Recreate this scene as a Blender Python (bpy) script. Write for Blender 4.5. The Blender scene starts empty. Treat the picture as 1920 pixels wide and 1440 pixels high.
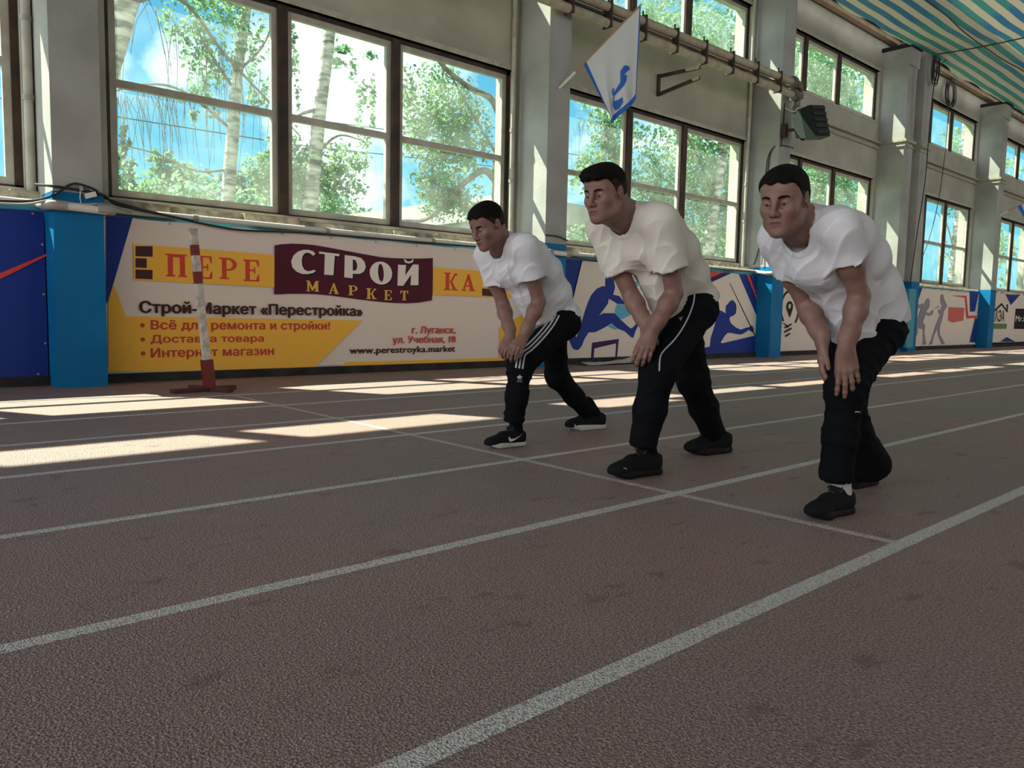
import bpy, bmesh, math, random
import numpy as np
from mathutils import Vector, Matrix
random.seed(7)
S = bpy.context.scene
COL = S.collection
# ------------------------------------------------------------------ camera
cam_data = bpy.data.cameras.new('camera')
cam = bpy.data.objects.new('camera', cam_data); COL.objects.link(cam)
cam_data.sensor_width = 36.0
cam_data.lens = 1471.18 / 1920 * 36
cam_data.clip_start = 0.05; cam_data.clip_end = 400
yaw, pitch, roll = 0.73660, -0.089786, 0.020451
fwd = Vector((math.sin(yaw) * math.cos(pitch), math.cos(yaw) * math.cos(pitch), math.sin(pitch)))
r0 = Vector((math.cos(yaw), -math.sin(yaw), 0)); u0 = r0.cross(fwd)
rgt = r0 * math.cos(roll) + u0 * math.sin(roll); upv = u0 * math.cos(roll) - r0 * math.sin(roll)
M = Matrix.Identity(4)
for i in range(3):
    M[i][0], M[i][1], M[i][2] = rgt[i], upv[i], -fwd[i]
M[2][3] = 0.75
cam.matrix_world = M
S.camera = cam
# ------------------------------------------------------------------ sky, sun, exposure
SKY_STRENGTH = 1.0
world = bpy.data.worlds.new('sky'); S.world = world
world.use_nodes = True
nt = world.node_tree; nt.nodes.clear()
def N(t, **kw):
    n = nt.nodes.new(t)
    for k, v in kw.items():
        if k.startswith('i_'):
            n.inputs[k[2:]].default_value = v
        else:
            setattr(n, k, v)
    return n
def ramp(n, stops):
    e = n.color_ramp.elements
    while len(e) > 1: e.remove(e[0])
    e[0].position = stops[0][0]; e[0].color = tuple(stops[0][1]) + (1,)
    for p, c in stops[1:]:
        x = e.new(p); x.color = tuple(c) + (1,)
tc = N('ShaderNodeTexCoord'); sep = N('ShaderNodeSeparateXYZ')
nt.links.new(tc.outputs['Generated'], sep.inputs[0])
grad = N('ShaderNodeValToRGB')
ramp(grad, [(0.0, (.30, .33, .32)), (0.02, (.34, .86, 1.0)), (0.18, (.22, .74, 1.0)), (0.42, (.11, .50, .92)), (1.0, (.05, .25, .7))])
nt.links.new(sep.outputs['Z'], grad.inputs[0])
mapp = N('ShaderNodeMapping'); mapp.inputs['Scale'].default_value = (1, 1, 2.2); mapp.inputs['Location'].default_value = (.32, .1, .55)
nt.links.new(tc.outputs['Generated'], mapp.inputs[0])
cl = N('ShaderNodeTexNoise', i_Scale=3.1, i_Detail=7.0, i_Roughness=0.55)
nt.links.new(mapp.outputs[0], cl.inputs['Vector'])
clr = N('ShaderNodeValToRGB'); ramp(clr, [(0.60, (0, 0, 0)), (0.68, (1, 1, 1))])
nt.links.new(cl.outputs[0], clr.inputs[0])
# a few separate cumulus heaps
last = clr.outputs[0]
for D0, c0, c1 in (((.490, .822, .288), .9905, .9965), ((.525, .815, .250), .9965, .9992), ((.325, .906, .270), .9992, .99995), ((.226, .943, .245), .9985, .9997), ((.50, .85, .150), .997, .9997)):
    dp = N('ShaderNodeVectorMath', operation='DOT_PRODUCT'); dp.inputs[1].default_value = Vector(D0).normalized()
    nt.links.new(tc.outputs['Generated'], dp.inputs[0])
    ma = N('ShaderNodeMath', operation='MULTIPLY_ADD'); ma.inputs[1].default_value = (1 - c0) * 2.2; ma.inputs[2].default_value = -(1 - c0) * 1.1
    nz = N('ShaderNodeTexNoise', i_Scale=14.0, i_Detail=8.0, i_Roughness=.6); nt.links.new(tc.outputs['Generated'], nz.inputs['Vector']); nt.links.new(nz.outputs[0], ma.inputs[0])
    ad = N('ShaderNodeMath', operation='ADD'); nt.links.new(dp.outputs['Value'], ad.inputs[0]); nt.links.new(ma.outputs[0], ad.inputs[1])
    mm = N('ShaderNodeMapRange'); mm.inputs['From Min'].default_value = c0; mm.inputs['From Max'].default_value = c1; nt.links.new(ad.outputs[0], mm.inputs['Value'])
    mx = N('ShaderNodeMath', operation='MAXIMUM'); nt.links.new(last, mx.inputs[0]); nt.links.new(mm.outputs[0], mx.inputs[1]); last = mx.outputs[0]
mixc = N('ShaderNodeMix', data_type='RGBA'); mixc.inputs['B'].default_value = (1.5, 1.52, 1.55, 1)
nt.links.new(last, mixc.inputs['Factor']); nt.links.new(grad.outputs[0], mixc.inputs['A'])
# added fill light: the unseen sky behind the camera is brightened
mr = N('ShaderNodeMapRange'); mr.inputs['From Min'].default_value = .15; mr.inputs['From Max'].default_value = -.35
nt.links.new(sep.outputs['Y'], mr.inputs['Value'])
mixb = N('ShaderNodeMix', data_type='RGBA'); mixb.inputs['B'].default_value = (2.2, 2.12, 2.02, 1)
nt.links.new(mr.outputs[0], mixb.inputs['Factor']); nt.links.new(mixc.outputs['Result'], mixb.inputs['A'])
mr2 = N('ShaderNodeMapRange'); mr2.inputs['From Min'].default_value = -.70; mr2.inputs['From Max'].default_value = -.84  # added fill: narrow bright lobe of unseen sky beyond the near end wall
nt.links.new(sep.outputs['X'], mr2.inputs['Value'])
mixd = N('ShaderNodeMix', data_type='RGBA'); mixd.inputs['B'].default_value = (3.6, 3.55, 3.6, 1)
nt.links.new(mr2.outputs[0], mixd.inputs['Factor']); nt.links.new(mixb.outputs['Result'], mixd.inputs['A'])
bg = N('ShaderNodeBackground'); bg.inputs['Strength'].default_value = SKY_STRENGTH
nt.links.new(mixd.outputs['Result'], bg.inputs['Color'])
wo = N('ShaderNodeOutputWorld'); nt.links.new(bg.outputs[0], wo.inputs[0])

SUN_DIR = Vector((-.54, 1.0, 1.42)).normalized()
sd = bpy.data.lights.new('sun', 'SUN'); sd.energy = 22.0; sd.angle = math.radians(.55); sd.color = (1, .86, .66)
sun = bpy.data.objects.new('sun', sd); COL.objects.link(sun)
sun.rotation_euler = SUN_DIR.to_track_quat('Z', 'Y').to_euler()
sun.location = SUN_DIR * 60

vs = S.view_settings
S.display_settings.display_device = 'sRGB'
vs.view_transform = 'Standard'; vs.look = 'None'; vs.exposure = 0.0; vs.gamma = 1.0; vs.use_curve_mapping = False
S.cycles.max_bounces = 8; S.cycles.diffuse_bounces = 5; S.cycles.glossy_bounces = 3
S.cycles.transparent_max_bounces = 12; S.cycles.sample_clamp_indirect = 6.0
S.cycles.caustics_reflective = False; S.cycles.caustics_refractive = False
# ------------------------------------------------------------------ materials
MATS = {}
def mat(name, color, rough=.7, metal=0.0, var=0.0, vscale=4.0, color2=None, bump=0.0, bscale=60.0, spec=.4, extra=None, coords='Object', detail=5.0, stretch=None):
    if name in MATS: return MATS[name]
    m = bpy.data.materials.new(name); m.use_nodes = True
    t = m.node_tree; b = t.nodes['Principled BSDF']
    b.inputs['Base Color'].default_value = tuple(color) + (1,)
    b.inputs['Roughness'].default_value = rough; b.inputs['Metallic'].default_value = metal
    b.inputs['Specular IOR Level'].default_value = spec
    co = t.nodes.new('ShaderNodeTexCoord')
    if color2 is not None or var:
        n = t.nodes.new('ShaderNodeTexNoise'); n.inputs['Scale'].default_value = vscale; n.inputs['Detail'].default_value = detail
        if stretch:
            sm = t.nodes.new('ShaderNodeMapping'); sm.inputs['Scale'].default_value = stretch; t.links.new(co.outputs[coords], sm.inputs[0]); t.links.new(sm.outputs[0], n.inputs['Vector'])
        else: t.links.new(co.outputs[coords], n.inputs['Vector'])
        r = t.nodes.new('ShaderNodeValToRGB')
        c2 = color2 if color2 is not None else tuple(max(0, c * (1 - var)) for c in color)
        r.color_ramp.elements[0].position = .36; r.color_ramp.elements[0].color = tuple(c2) + (1,)
        r.color_ramp.elements[1].position = .62; r.color_ramp.elements[1].color = tuple(color) + (1,)
        t.links.new(n.outputs[0], r.inputs[0]); t.links.new(r.outputs[0], b.inputs['Base Color'])
    if bump:
        n2 = t.nodes.new('ShaderNodeTexNoise'); n2.inputs['Scale'].default_value = bscale; n2.inputs['Detail'].default_value = 3
        t.links.new(co.outputs[coords], n2.inputs['Vector'])
        bp = t.nodes.new('ShaderNodeBump'); bp.inputs['Strength'].default_value = bump; bp.inputs['Distance'].default_value = .01
        t.links.new(n2.outputs[0], bp.inputs['Height']); t.links.new(bp.outputs[0], b.inputs['Normal'])
    MATS[name] = m
    return m
def glass_mat():
    m = bpy.data.materials.new('window glass'); m.use_nodes = True
    t = m.node_tree; t.nodes.clear()
    o = t.nodes.new('ShaderNodeOutputMaterial')
    tr = t.nodes.new('ShaderNodeBsdfTransparent'); tr.inputs[0].default_value = (.77, .94, .94, 1)
    gl = t.nodes.new('ShaderNodeBsdfGlossy'); gl.inputs['Roughness'].default_value = .03
    tl = t.nodes.new('ShaderNodeBsdfTranslucent'); tl.inputs[0].default_value = (.75, .95, .92, 1)
    co = t.nodes.new('ShaderNodeTexCoord'); n = t.nodes.new('ShaderNodeTexNoise'); n.inputs['Scale'].default_value = 2.2; n.inputs['Detail'].default_value = 6
    t.links.new(co.outputs['Object'], n.inputs['Vector'])
    r = t.nodes.new('ShaderNodeMapRange'); r.inputs['From Min'].default_value = .35; r.inputs['From Max'].default_value = .75
    r.inputs['To Min'].default_value = .025; r.inputs['To Max'].default_value = .10
    t.links.new(n.outputs[0], r.inputs['Value'])
    m1 = t.nodes.new('ShaderNodeMixShader'); t.links.new(r.outputs[0], m1.inputs[0]); t.links.new(tr.outputs[0], m1.inputs[1]); t.links.new(tl.outputs[0], m1.inputs[2])
    m2 = t.nodes.new('ShaderNodeMixShader'); m2.inputs[0].default_value = .04
    t.links.new(m1.outputs[0], m2.inputs[1]); t.links.new(gl.outputs[0], m2.inputs[2])
    t.links.new(m2.outputs[0], o.inputs[0])
    return m
def floor_mat(name, paint=None):
    """rubber granule running track; with paint: worn white line on the same granules"""
    m = bpy.data.materials.new(name); m.use_nodes = True
    t = m.node_tree; b = t.nodes['Principled BSDF']; L = t.links.new
    co = t.nodes.new('ShaderNodeTexCoord')
    big = t.nodes.new('ShaderNodeTexNoise'); big.inputs['Scale'].default_value = .55; big.inputs['Detail'].default_value = 6; L(co.outputs['Object'], big.inputs['Vector'])
    r1 = t.nodes.new('ShaderNodeValToRGB')
    r1.color_ramp.elements[0].position = .35; r1.color_ramp.elements[0].color = (.265, .20, .185, 1)
    r1.color_ramp.elements[1].position = .65; r1.color_ramp.elements[1].color = (.32, .20, .172, 1)
    L(big.outputs[0], r1.inputs[0])
    gr = t.nodes.new('ShaderNodeTexVoronoi'); gr.inputs['Scale'].default_value = 190; L(co.outputs['Object'], gr.inputs['Vector'])
    gn = t.nodes.new('ShaderNodeTexNoise'); gn.inputs['Scale'].default_value = 150; gn.inputs['Detail'].default_value = 2; L(co.outputs['Object'], gn.inputs['Vector'])
    hs = t.nodes.new('ShaderNodeMapRange'); hs.inputs['From Min'].default_value = .3; hs.inputs['From Max'].default_value = .7
    hs.inputs['To Min'].default_value = .35; hs.inputs['To Max'].default_value = 1.65; L(gn.outputs[0], hs.inputs['Value'])
    mu = t.nodes.new('ShaderNodeMix'); mu.data_type = 'RGBA'; mu.blend_type = 'MULTIPLY'; mu.inputs['Factor'].default_value = 1
    L(r1.outputs[0], mu.inputs['A']); L(hs.outputs[0], mu.inputs['B'])
    col = mu.outputs['Result']
    # scuffs: dusty pale smears and dark foot marks
    sc = t.nodes.new('ShaderNodeTexNoise'); sc.inputs['Scale'].default_value = 2.6; sc.inputs['Detail'].default_value = 8; sc.inputs['Roughness'].default_value = .7
    L(co.outputs['Object'], sc.inputs['Vector'])
    rs = t.nodes.new('ShaderNodeMapRange'); rs.inputs['From Min'].default_value = .55; rs.inputs['From Max'].default_value = .75; rs.inputs['To Max'].default_value = .35
    L(sc.outputs[0], rs.inputs['Value'])
    m2 = t.nodes.new('ShaderNodeMix'); m2.data_type = 'RGBA'; m2.inputs['B'].default_value = (.40, .32, .295, 1)
    L(rs.outputs[0], m2.inputs['Factor']); L(col, m2.inputs['A']); col = m2.outputs['Result']
    fp = t.nodes.new('ShaderNodeTexNoise'); fp.inputs['Scale'].default_value = 4.2; fp.inputs['Detail'].default_value = 5; fp.inputs['Roughness'].default_value = .6
    mp = t.nodes.new('ShaderNodeMapping'); mp.inputs['Scale'].default_value = (1, 2.2, 1); L(co.outputs['Object'], mp.inputs[0]); L(mp.outputs[0], fp.inputs['Vector'])
    rf = t.nodes.new('ShaderNodeMapRange'); rf.inputs['From Min'].default_value = .61; rf.inputs['From Max'].default_value = .66; rf.inputs['To Max'].default_value = .6; L(fp.outputs[0], rf.inputs['Value'])
    m4 = t.nodes.new('ShaderNodeMix'); m4.data_type = 'RGBA'; m4.inputs['B'].default_value = (.16, .085, .075, 1); L(rf.outputs[0], m4.inputs['Factor']); L(col, m4.inputs['A']); col = m4.outputs['Result']
    if paint:
        wn = t.nodes.new('ShaderNodeTexNoise'); wn.inputs['Scale'].default_value = 110; wn.inputs['Detail'].default_value = 3; wn.inputs['Roughness'].default_value = .7
        L(co.outputs['Object'], wn.inputs['Vector'])
        wr = t.nodes.new('ShaderNodeMapRange'); wr.inputs['From Min'].default_value = .34; wr.inputs['From Max'].default_value = .52; L(wn.outputs[0], wr.inputs['Value'])
        m3 = t.nodes.new('ShaderNodeMix'); m3.data_type = 'RGBA'; m3.inputs['B'].default_value = tuple(paint) + (1,)
        L(wr.outputs[0], m3.inputs['Factor']); L(col, m3.inputs['A']); col = m3.outputs['Result']
    L(col, b.inputs['Base Color'])
    b.inputs['Roughness'].default_value = .55; b.inputs['Specular IOR Level'].default_value = .55
    bp = t.nodes.new('ShaderNodeBump'); bp.inputs['Strength'].default_value = .8; bp.inputs['Distance'].default_value = .008
    L(gr.outputs['Distance'], bp.inputs['Height']); L(bp.outputs[0], b.inputs['Normal'])
    return m
GLASS = glass_mat()
FLOOR = floor_mat('red rubber track'); LINE = floor_mat('worn white track paint', (.68, .70, .66)); LINE2 = floor_mat('faded start line paint', (.56, .53, .50))
PLASTER = mat('wall plaster', (.47, .46, .39), .85, color2=(.36, .35, .29), vscale=1.1, bump=.25, bscale=25, coords='Object')
PILLAR = mat('pillar whitewash', (.40, .41, .39), .85, color2=(.31, .315, .295), vscale=1.6, bump=.3, bscale=18)
BLUE = mat('glossy blue wall paint', (.004, .165, .39), .5, spec=.15, color2=(.004, .14, .34), vscale=2.0, bump=.15, bscale=12)
LBLUE = mat('pale blue wall paint', (.06, .30, .42), .45)
WHITEWOOD = mat('old white window paint', (.50, .49, .43), .6, color2=(.40, .38, .32), vscale=6, bump=.2, bscale=30)
STEEL = mat('dark rusty steel', (.028, .024, .022), .65, color2=(.075, .038, .02), vscale=5, bump=.3, bscale=40)
SILLM = mat('crumbling sill concrete', (.42, .37, .28), .95, color2=(.20, .17, .12), vscale=9, bump=.9, bscale=22)
PVC = mat('white plastic pipe', (.72, .70, .64), .4)
PVCG = mat('grey plastic fitting', (.34, .33, .30), .45)
CABLE = mat('black cable', (.018, .018, .02), .5)
CABLEG = mat('grey cable', (.30, .31, .31), .5)
PIPE = mat('beige painted steel pipe', (.44, .40, .30), .5, color2=(.33, .29, .21), vscale=7)
DARK = mat('dark plinth', (.035, .034, .032), .9, color2=(.015, .015, .015), vscale=5, bump=.6, bscale=14)
WOOD = mat('bare timber', (.50, .36, .26), .8, color2=(.38, .26, .18), vscale=3)
BLACKM = mat('black roofing felt', (.015, .014, .013), .9)
# ------------------------------------------------------------------ mesh helpers
def link_mesh(name, verts, faces, material, parent=None, smooth=False, mats=None, fm=None):
    me = bpy.data.meshes.new(name)
    me.from_pydata([tuple(v) for v in verts], [], faces); me.update()
    for m in (mats or [material]): me.materials.append(m)
    if fm is not None: me.polygons.foreach_set('material_index', fm)
    if smooth: me.polygons.foreach_set('use_smooth', [True] * len(me.polygons))
    o = bpy.data.objects.new(name, me); COL.objects.link(o)
    if parent is not None: o.parent = parent
    return o
class MB:
    """collects primitives, builds ONE mesh object"""
    def __init__(s): s.v = []; s.f = []; s.m = []; s.cur = 0
    def add(s, vs, fs):
        o = len(s.v); s.v += [tuple(v) for v in vs]; s.f += [tuple(i + o for i in f) for f in fs]; s.m += [s.cur] * len(fs); return s
    def box(s, x0, x1, y0, y1, z0, z1):
        v = [(x, y, z) for x in (x0, x1) for y in (y0, y1) for z in (z0, z1)]
        return s.add(v, [(0, 1, 3, 2), (4, 6, 7, 5), (0, 4, 5, 1), (2, 3, 7, 6), (0, 2, 6, 4), (1, 5, 7, 3)])
    def beam(s, a, b, w, h, up=(0, 0, 1)):
        a = Vector(a); b = Vector(b); d = (b - a).normalized(); u = Vector(up)
        if abs(d.dot(u)) > .95: u = Vector((1, 0, 0))
        l = d.cross(u).normalized(); u = l.cross(d)
        v = [p + l * sx * w / 2 + u * sz * h / 2 for p in (a, b) for sx, sz in ((-1, -1), (1, -1), (1, 1), (-1, 1))]
        return s.add(v, [(0, 1, 2, 3), (7, 6, 5, 4), (0, 4, 5, 1), (1, 5, 6, 2), (2, 6, 7, 3), (3, 7, 4, 0)])
    def tube(s, pts, r, n=10, caps=True):
        pts = [Vector(p) for p in pts]; rs = r if isinstance(r, (list, tuple)) else [r] * len(pts)
        d = (pts[1] - pts[0]).normalized(); u = Vector((0, 0, 1)) if abs(d.z) < .9 else Vector((1, 0, 0))
        vs = []; prev = None
        for i, p in enumerate(pts):
            d = (pts[min(i + 1, len(pts) - 1)] - pts[max(i - 1, 0)])
            d = d.normalized() if d.length > 1e-9 else Vector((0, 0, 1))
            if prev is None: l = d.cross(u).normalized()
            else:
                l = prev - d * prev.dot(d); l = l.normalized() if l.length > 1e-6 else d.orthogonal().normalized()
            prev = l; w = d.cross(l)
            for k in range(n):
                a = 2 * math.pi * k / n; vs.append(p + (l * math.cos(a) + w * math.sin(a)) * rs[i])
        fs = []
        for i in range(len(pts) - 1):
            for k in range(n):
                k2 = (k + 1) % n; fs.append((i * n + k, i * n + k2, (i + 1) * n + k2, (i + 1) * n + k))
        if caps:
            fs.append(tuple(reversed(range(n)))); fs.append(tuple((len(pts) - 1) * n + k for k in range(n)))
        return s.add(vs, fs)
    def prism(s, poly, y, t):
        """polygon in (x,z) at depth y, thickness t toward -y"""
        n = len(poly)
        ar = sum(poly[i][0] * poly[(i + 1) % n][1] - poly[(i + 1) % n][0] * poly[i][1] for i in range(n))
        if ar < 0: poly = list(reversed(poly))
        from mathutils.geometry import tessellate_polygon
        tri = tessellate_polygon([[Vector((a, b, 0)) for a, b in poly]])
        v = [(a, y - t, b) for a, b in poly] + [(a, y, b) for a, b in poly]
        fs = []
        for a, b, c in tri:
            (x0, z0), (x1, z1), (x2, z2) = poly[a], poly[b], poly[c]
            if (x1 - x0) * (z2 - z0) - (x2 - x0) * (z1 - z0) < 0: a, b, c = a, c, b
            fs.append((a, b, c)); fs.append((a + n, c + n, b + n))
        for i in range(n):
            j = (i + 1) % n; fs.append((i, i + n, j + n, j))
        return s.add(v, fs)
    def build(s, name, material, parent=None, smooth=False):
        mats = material if isinstance(material, list) else [material]
        o = link_mesh(name, s.v, s.f, None, parent, smooth, mats, s.m)
        if smooth:
            o.data.set_sharp_from_angle(angle=math.radians(40))
        return o
def tag(o, label, cat, group=None):
    o['label'] = label; o['category'] = cat
    if group: o['group'] = group
    return o
def struct(o, label=None):
    o['kind'] = 'structure'
    if label: o['label'] = label
    return o
def empty(name, loc, label=None, cat=None, group=None):
    o = bpy.data.objects.new(name, None); COL.objects.link(o); o.location = loc; o.empty_display_size = .1
    if label: tag(o, label, cat, group)
    return o
def keep(child, parent):
    """parent an object built in world coordinates"""
    child.parent = parent; child.matrix_parent_inverse = Matrix.Translation(parent.location).inverted()
    return child
def catmull(pts, n=8):
    P = [Vector(p) for p in pts]; P = [P[0] * 2 - P[1]] + P + [P[-1] * 2 - P[-2]]; out = []
    for i in range(1, len(P) - 2):
        for k in range(n):
            t = k / n; a, b, c, d = P[i - 1:i + 3]
            out.append(.5 * ((2 * b) + (c - a) * t + (2 * a - 5 * b + 4 * c - d) * t * t + (3 * b - a - 3 * c + d) * t ** 3))
    out.append(P[-2]); return out
# ------------------------------------------------------------------ the hall
WY = 8.52                                   # inner face of the window wall
PILL = [(-4.33, .40), (1.69, .40), (7.73, .42), (13.83, .43), (19.48, .50), (26.32, .48), (32.4, .48)]
RIGHTS = [p[0] for p in PILL]
BAYS = [(-9.9, -4.33), (-3.9, 1.69), (2.15, 7.73), (8.2, 13.83), (14.3, 19.48), (21.0, 26.32), (26.85, 32.4)]
LZ0, LZ1, UZ0, UZ1 = 1.80, 4.16, 5.50, 6.68
floor = MB().add([(-7, -10, 0), (40, -10, 0), (40, 8.9, 0), (-7, 8.9, 0)], [(0, 1, 2, 3)]).build('floor', FLOOR)
struct(floor, 'reddish brown rubber running track floor of the indoor hall')
def strip(x0, x1, y0, y1, z=.0015): return MB().box(x0, x1, y0, y1, .0002, z)
for Y, w in ((1.03, .055), (1.955, .05), (2.92, .045), (3.93, .045), (4.82, .045), (5.70, .05), (6.58, .045)):
    strip(-7, 40, Y - w / 2, Y + w / 2).build('lane_line', LINE, floor)
strip(2.71, 2.75, 1.05, 6.6, .0012).build('start_line', LINE2, floor)
# window wall with two tiers of openings
wall = MB()
TOP = 7.45
def opening(b): return (b[1] - 5.42, b[1] - .09)
xs = -7.0
for b in BAYS[1:]:
    o0, o1 = opening(b)
    wall.box(xs, o0, WY, WY + .38, 0, TOP)
    for z0, z1 in ((0, LZ0), (LZ1, UZ0), (UZ1, TOP)): wall.box(o0, o1, WY, WY + .38, z0, z1)
    xs = o1
wall.box(xs, 40, WY, WY + .38, 0, TOP)
struct(wall.build('wall_window', PLASTER), 'grey beige plaster wall with two tiers of tall windows')
sk = MB(); sk.box(-7, 40, 8.29, WY, 0, 1.58); struct(sk.build('wall_dado', DARK), 'dark low wall behind the advertising banners')
bb = MB(); bb.box(-7, 40, 8.18, 8.30, 0, .09); struct(bb.build('baseboard_window', DARK))
bl = MB(); bl.box(-7, 40, 8.31, WY + .005, 1.50, 1.66); struct(bl.build('trim_1', LBLUE), 'turquoise painted band under the window sill')
sl = MB()
rs = random.Random(3)
x = -7.0
while x < 40:
    w = rs.uniform(.25, .8); d = rs.uniform(-.035, .035)
    sl.box(x, x + w, 8.36 + d, WY + .1, 1.66, LZ0 - .035 + rs.uniform(-.02, .012)); x += w
struct(sl.build('trim_2', SILLM), 'crumbling concrete sill under the lower windows')
# pillars
def pillar(i, x0, w, y0=7.9, blue=True, cap=False, top=TOP):
    e = struct(empty('pillar', (x0 + w / 2, 8.2, 0)))
    m = MB(); m.box(x0, x0 + w, y0, WY + .01, 1.72, top)
    keep(m.build('shaft', PILLAR), e)
    m = MB(); m.box(x0 - .004, x0 + w + .004, y0 - .004, 8.29, 0, 1.74); keep(m.build('painted_base', BLUE), e)
    if cap:
        m = MB(); m.box(x0 - .02, x0 + w + .03, y0 - .04, WY + .01, 6.72, 7.12); keep(m.build('capital', PILLAR), e)
    return e
for i, (x0, w) in enumerate(PILL): pillar(i, x0, w, cap=(i in (4, 5)), top=7.12 if i in (4, 5) else TOP)
pillar(9, 20.45, .48)
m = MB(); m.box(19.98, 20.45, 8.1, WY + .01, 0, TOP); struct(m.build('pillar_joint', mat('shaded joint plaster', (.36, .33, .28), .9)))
m = MB(); m.box(20.2, 20.62, 7.84, 7.9, .1, 1.55); struct(m.build('trim_3', LBLUE), 'pale blue panel on the double pillar')
# windows
WN = [0]
def window(b, z0, z1, rows, dark=True):
    o0, o1 = opening(b); WN[0] += 1
    e = struct(empty('window_%d' % WN[0], ((o0 + o1) / 2, WY + .1, z0)))
    m1, m2 = b[1] - 3.55, b[1] - 2.03
    yf0, yf1 = WY + .07, WY + .17
    f = MB()
    f.box(o0, o0 + .05, yf0, yf1, z0, z1); f.box(o1 - .07, o1, yf0, yf1, z0, z1)
    f.box(o0, o1, yf0, yf1, z1 - .05, z1); f.box(o0, o1, yf0, yf1, z0, z0 + .04)
    keep(f.build('frame', STEEL), e)
    for mx in (m1, m2):
        q = MB(); q.box(mx - .055, mx + .055, yf0 - .03, yf1, z0, z1 - .02); keep(q.build('mullion', STEEL), e)
    for a, c in ((o0 + .05, m1 - .055), (m1 + .055, m2 - .055), (m2 + .055, o1 - .07)):
        s = MB(); y0, y1 = WY + .085, WY + .14; t = .068
        zb, zt = z0 + .04, z1 - .05
        s.box(a, a + t, y0, y1, zb, zt); s.box(c - t, c, y0, y1, zb, zt); s.box(a + t, c - t, y0, y1, zb, zb + t); s.box(a + t, c - t, y0, y1, zt - t, zt)
        zm = z0 + (z1 - z0) * .485
        if rows == 2: s.box(a + t, c - t, y0, y1, zm - .038, zm + .038)
        so = keep(s.build('sash', WHITEWOOD), e)
        for p0, p1 in (((zb + t, zm - .038), (zm + .038, zt - t)) if rows == 2 else ((zb + t, zt - t),)):
            g = MB(); yy = (y0 + y1) / 2; g.add([(a + t, yy, p0), (c - t, yy, p0), (c - t, yy, p1), (a + t, yy, p1)], [(0, 1, 2, 3)])
            po = g.build('pane', GLASS); po.parent = so
    # wooden head board and sill board of the reveal
    h = MB(); h.box(o0, o1, WY - .02, WY + .07, z1, z1 + .06); keep(h.build('head_board', WHITEWOOD), e)
    h = MB(); h.box(o0, o1, WY - .01, WY + .08, z0 - .03, z0 + .012); keep(h.build('sill_board', WHITEWOOD), e)
    return e
for b in BAYS[1:]: window(b, LZ0, LZ1, 2)
for b in BAYS[1:]: window(b, UZ0, UZ1, 1)
# far side and ends of the hall, roof
m = MB()
m.box(-7, 9, -10.3, -10, 0, 6.2); m.box(9, 40, -10.3, -10, 0, 1.6); m.box(-7, 40, -10.3, -10, 6.2, TOP)
for k in range(5): m.box(15 + 6 * k, 15.5 + 6 * k, -10.3, -10, 1.6, 6.2)
struct(m.build('wall_far', PLASTER), 'opposite long wall of the hall')
m = MB(); m.box(40, 40.3, -10.3, 8.9, 0, TOP); struct(m.build('wall_right', PLASTER), 'end wall of the hall')
m = MB(); m.box(-7.3, -7, -10.3, 8.9, 0, 1.0); m.box(-7.3, -7, -10.3, 8.9, 6.2, TOP)
for k in range(4): m.box(-7.3, -7, -10.3 + 6 * k, -9.8 + 6 * k, 1.0, 6.2)
struct(m.build('wall_left', PLASTER), 'near end wall of the hall')
m = MB(); m.box(-7.3, 6, -10.3, 9.1, TOP + .25, TOP + .4); m.box(6, 40.3, 6.8, 9.1, TOP + .25, TOP + .4); struct(m.build('ceiling', mat('dark ceiling boards', (.10, .09, .08), .9)), 'dark roof underside above the tarpaulin')
m = MB(); m.box(-7, 40, 8.33, 8.47, 7.36, 7.46); struct(m.build('trim_4', WOOD), 'bare timber wall plate under the roof')
m = MB(); m.box(-7, 40, 8.0, 8.55, 7.46, 7.7); struct(m.build('trim_5', BLACKM))
for x0 in (19.4, 26.25): 
    m = MB(); m.box(x0, x0 + .62, 7.82, 8.52, 7.12, 7.2); struct(m.build('trim_6', BLACKM))
# ledge rail along the wall and round the far pillars
m = MB()
for b in BAYS[4:]:
    m.box(b[0], b[1], 8.42, WY, 4.98, 5.03); m.box(b[0], b[1], 8.45, WY, 4.86, 4.90)
for (x0, w) in PILL[4:]:
    m.box(x0 - .05, x0 + w + .05, 7.84, WY, 4.97, 5.03); m.box(x0 - .03, x0 + w + .03, 7.87, WY, 4.87, 4.90)
m.box(20.4, 20.98, 7.84, WY, 4.97, 5.03); m.box(20.4, 20.98, 7.87, WY, 4.87, 4.90)
struct(m.build('trim_7', PIPE), 'thin double ledge running along the wall and pillars')
g = MB().add([(-80, 9.2, -.4), (120, 9.2, -.4), (120, 160, -.4), (-80, 160, -.4)], [(0, 1, 2, 3)]).build('ground_outside', mat('outside ground', (.12, .16, .06), .95))
struct(g)
# ---- tracings of the printed banners: (x along the wall, z up) in metres
BLUE2 = [(2.196, 1.596), (2.433, 1.599), (2.195, 0.786), (2.176, 0.76)]
YELLOW_STRIP = [(2.433, 1.347), (3.884, 1.335), (3.881, 0.981), (2.431, 0.996)]
YELLOW_STRIP_R = [(6.031, 1.319), (7.443, 1.299), (7.452, 0.968), (6.036, 0.964)]
YELLOW_LOW = [(2.242, 0.96), (2.349, 0.645), (4.999, 0.628), (4.346, 0.072), (2.179, 0.11), (2.196, 0.801)]
YELLOW_BASE = [(4.655, 0.068), (4.769, 0.134), (7.186, 0.13), (7.185, 0.552), (7.716, 0.781), (7.738, 0.056)]
BRICK0 = [(2.452, 1.327), (2.611, 1.338), (2.609, 1.234), (2.45, 1.229)]
BRICK1 = [(2.449, 1.211), (2.554, 1.215), (2.552, 1.12), (2.447, 1.121)]
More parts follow.
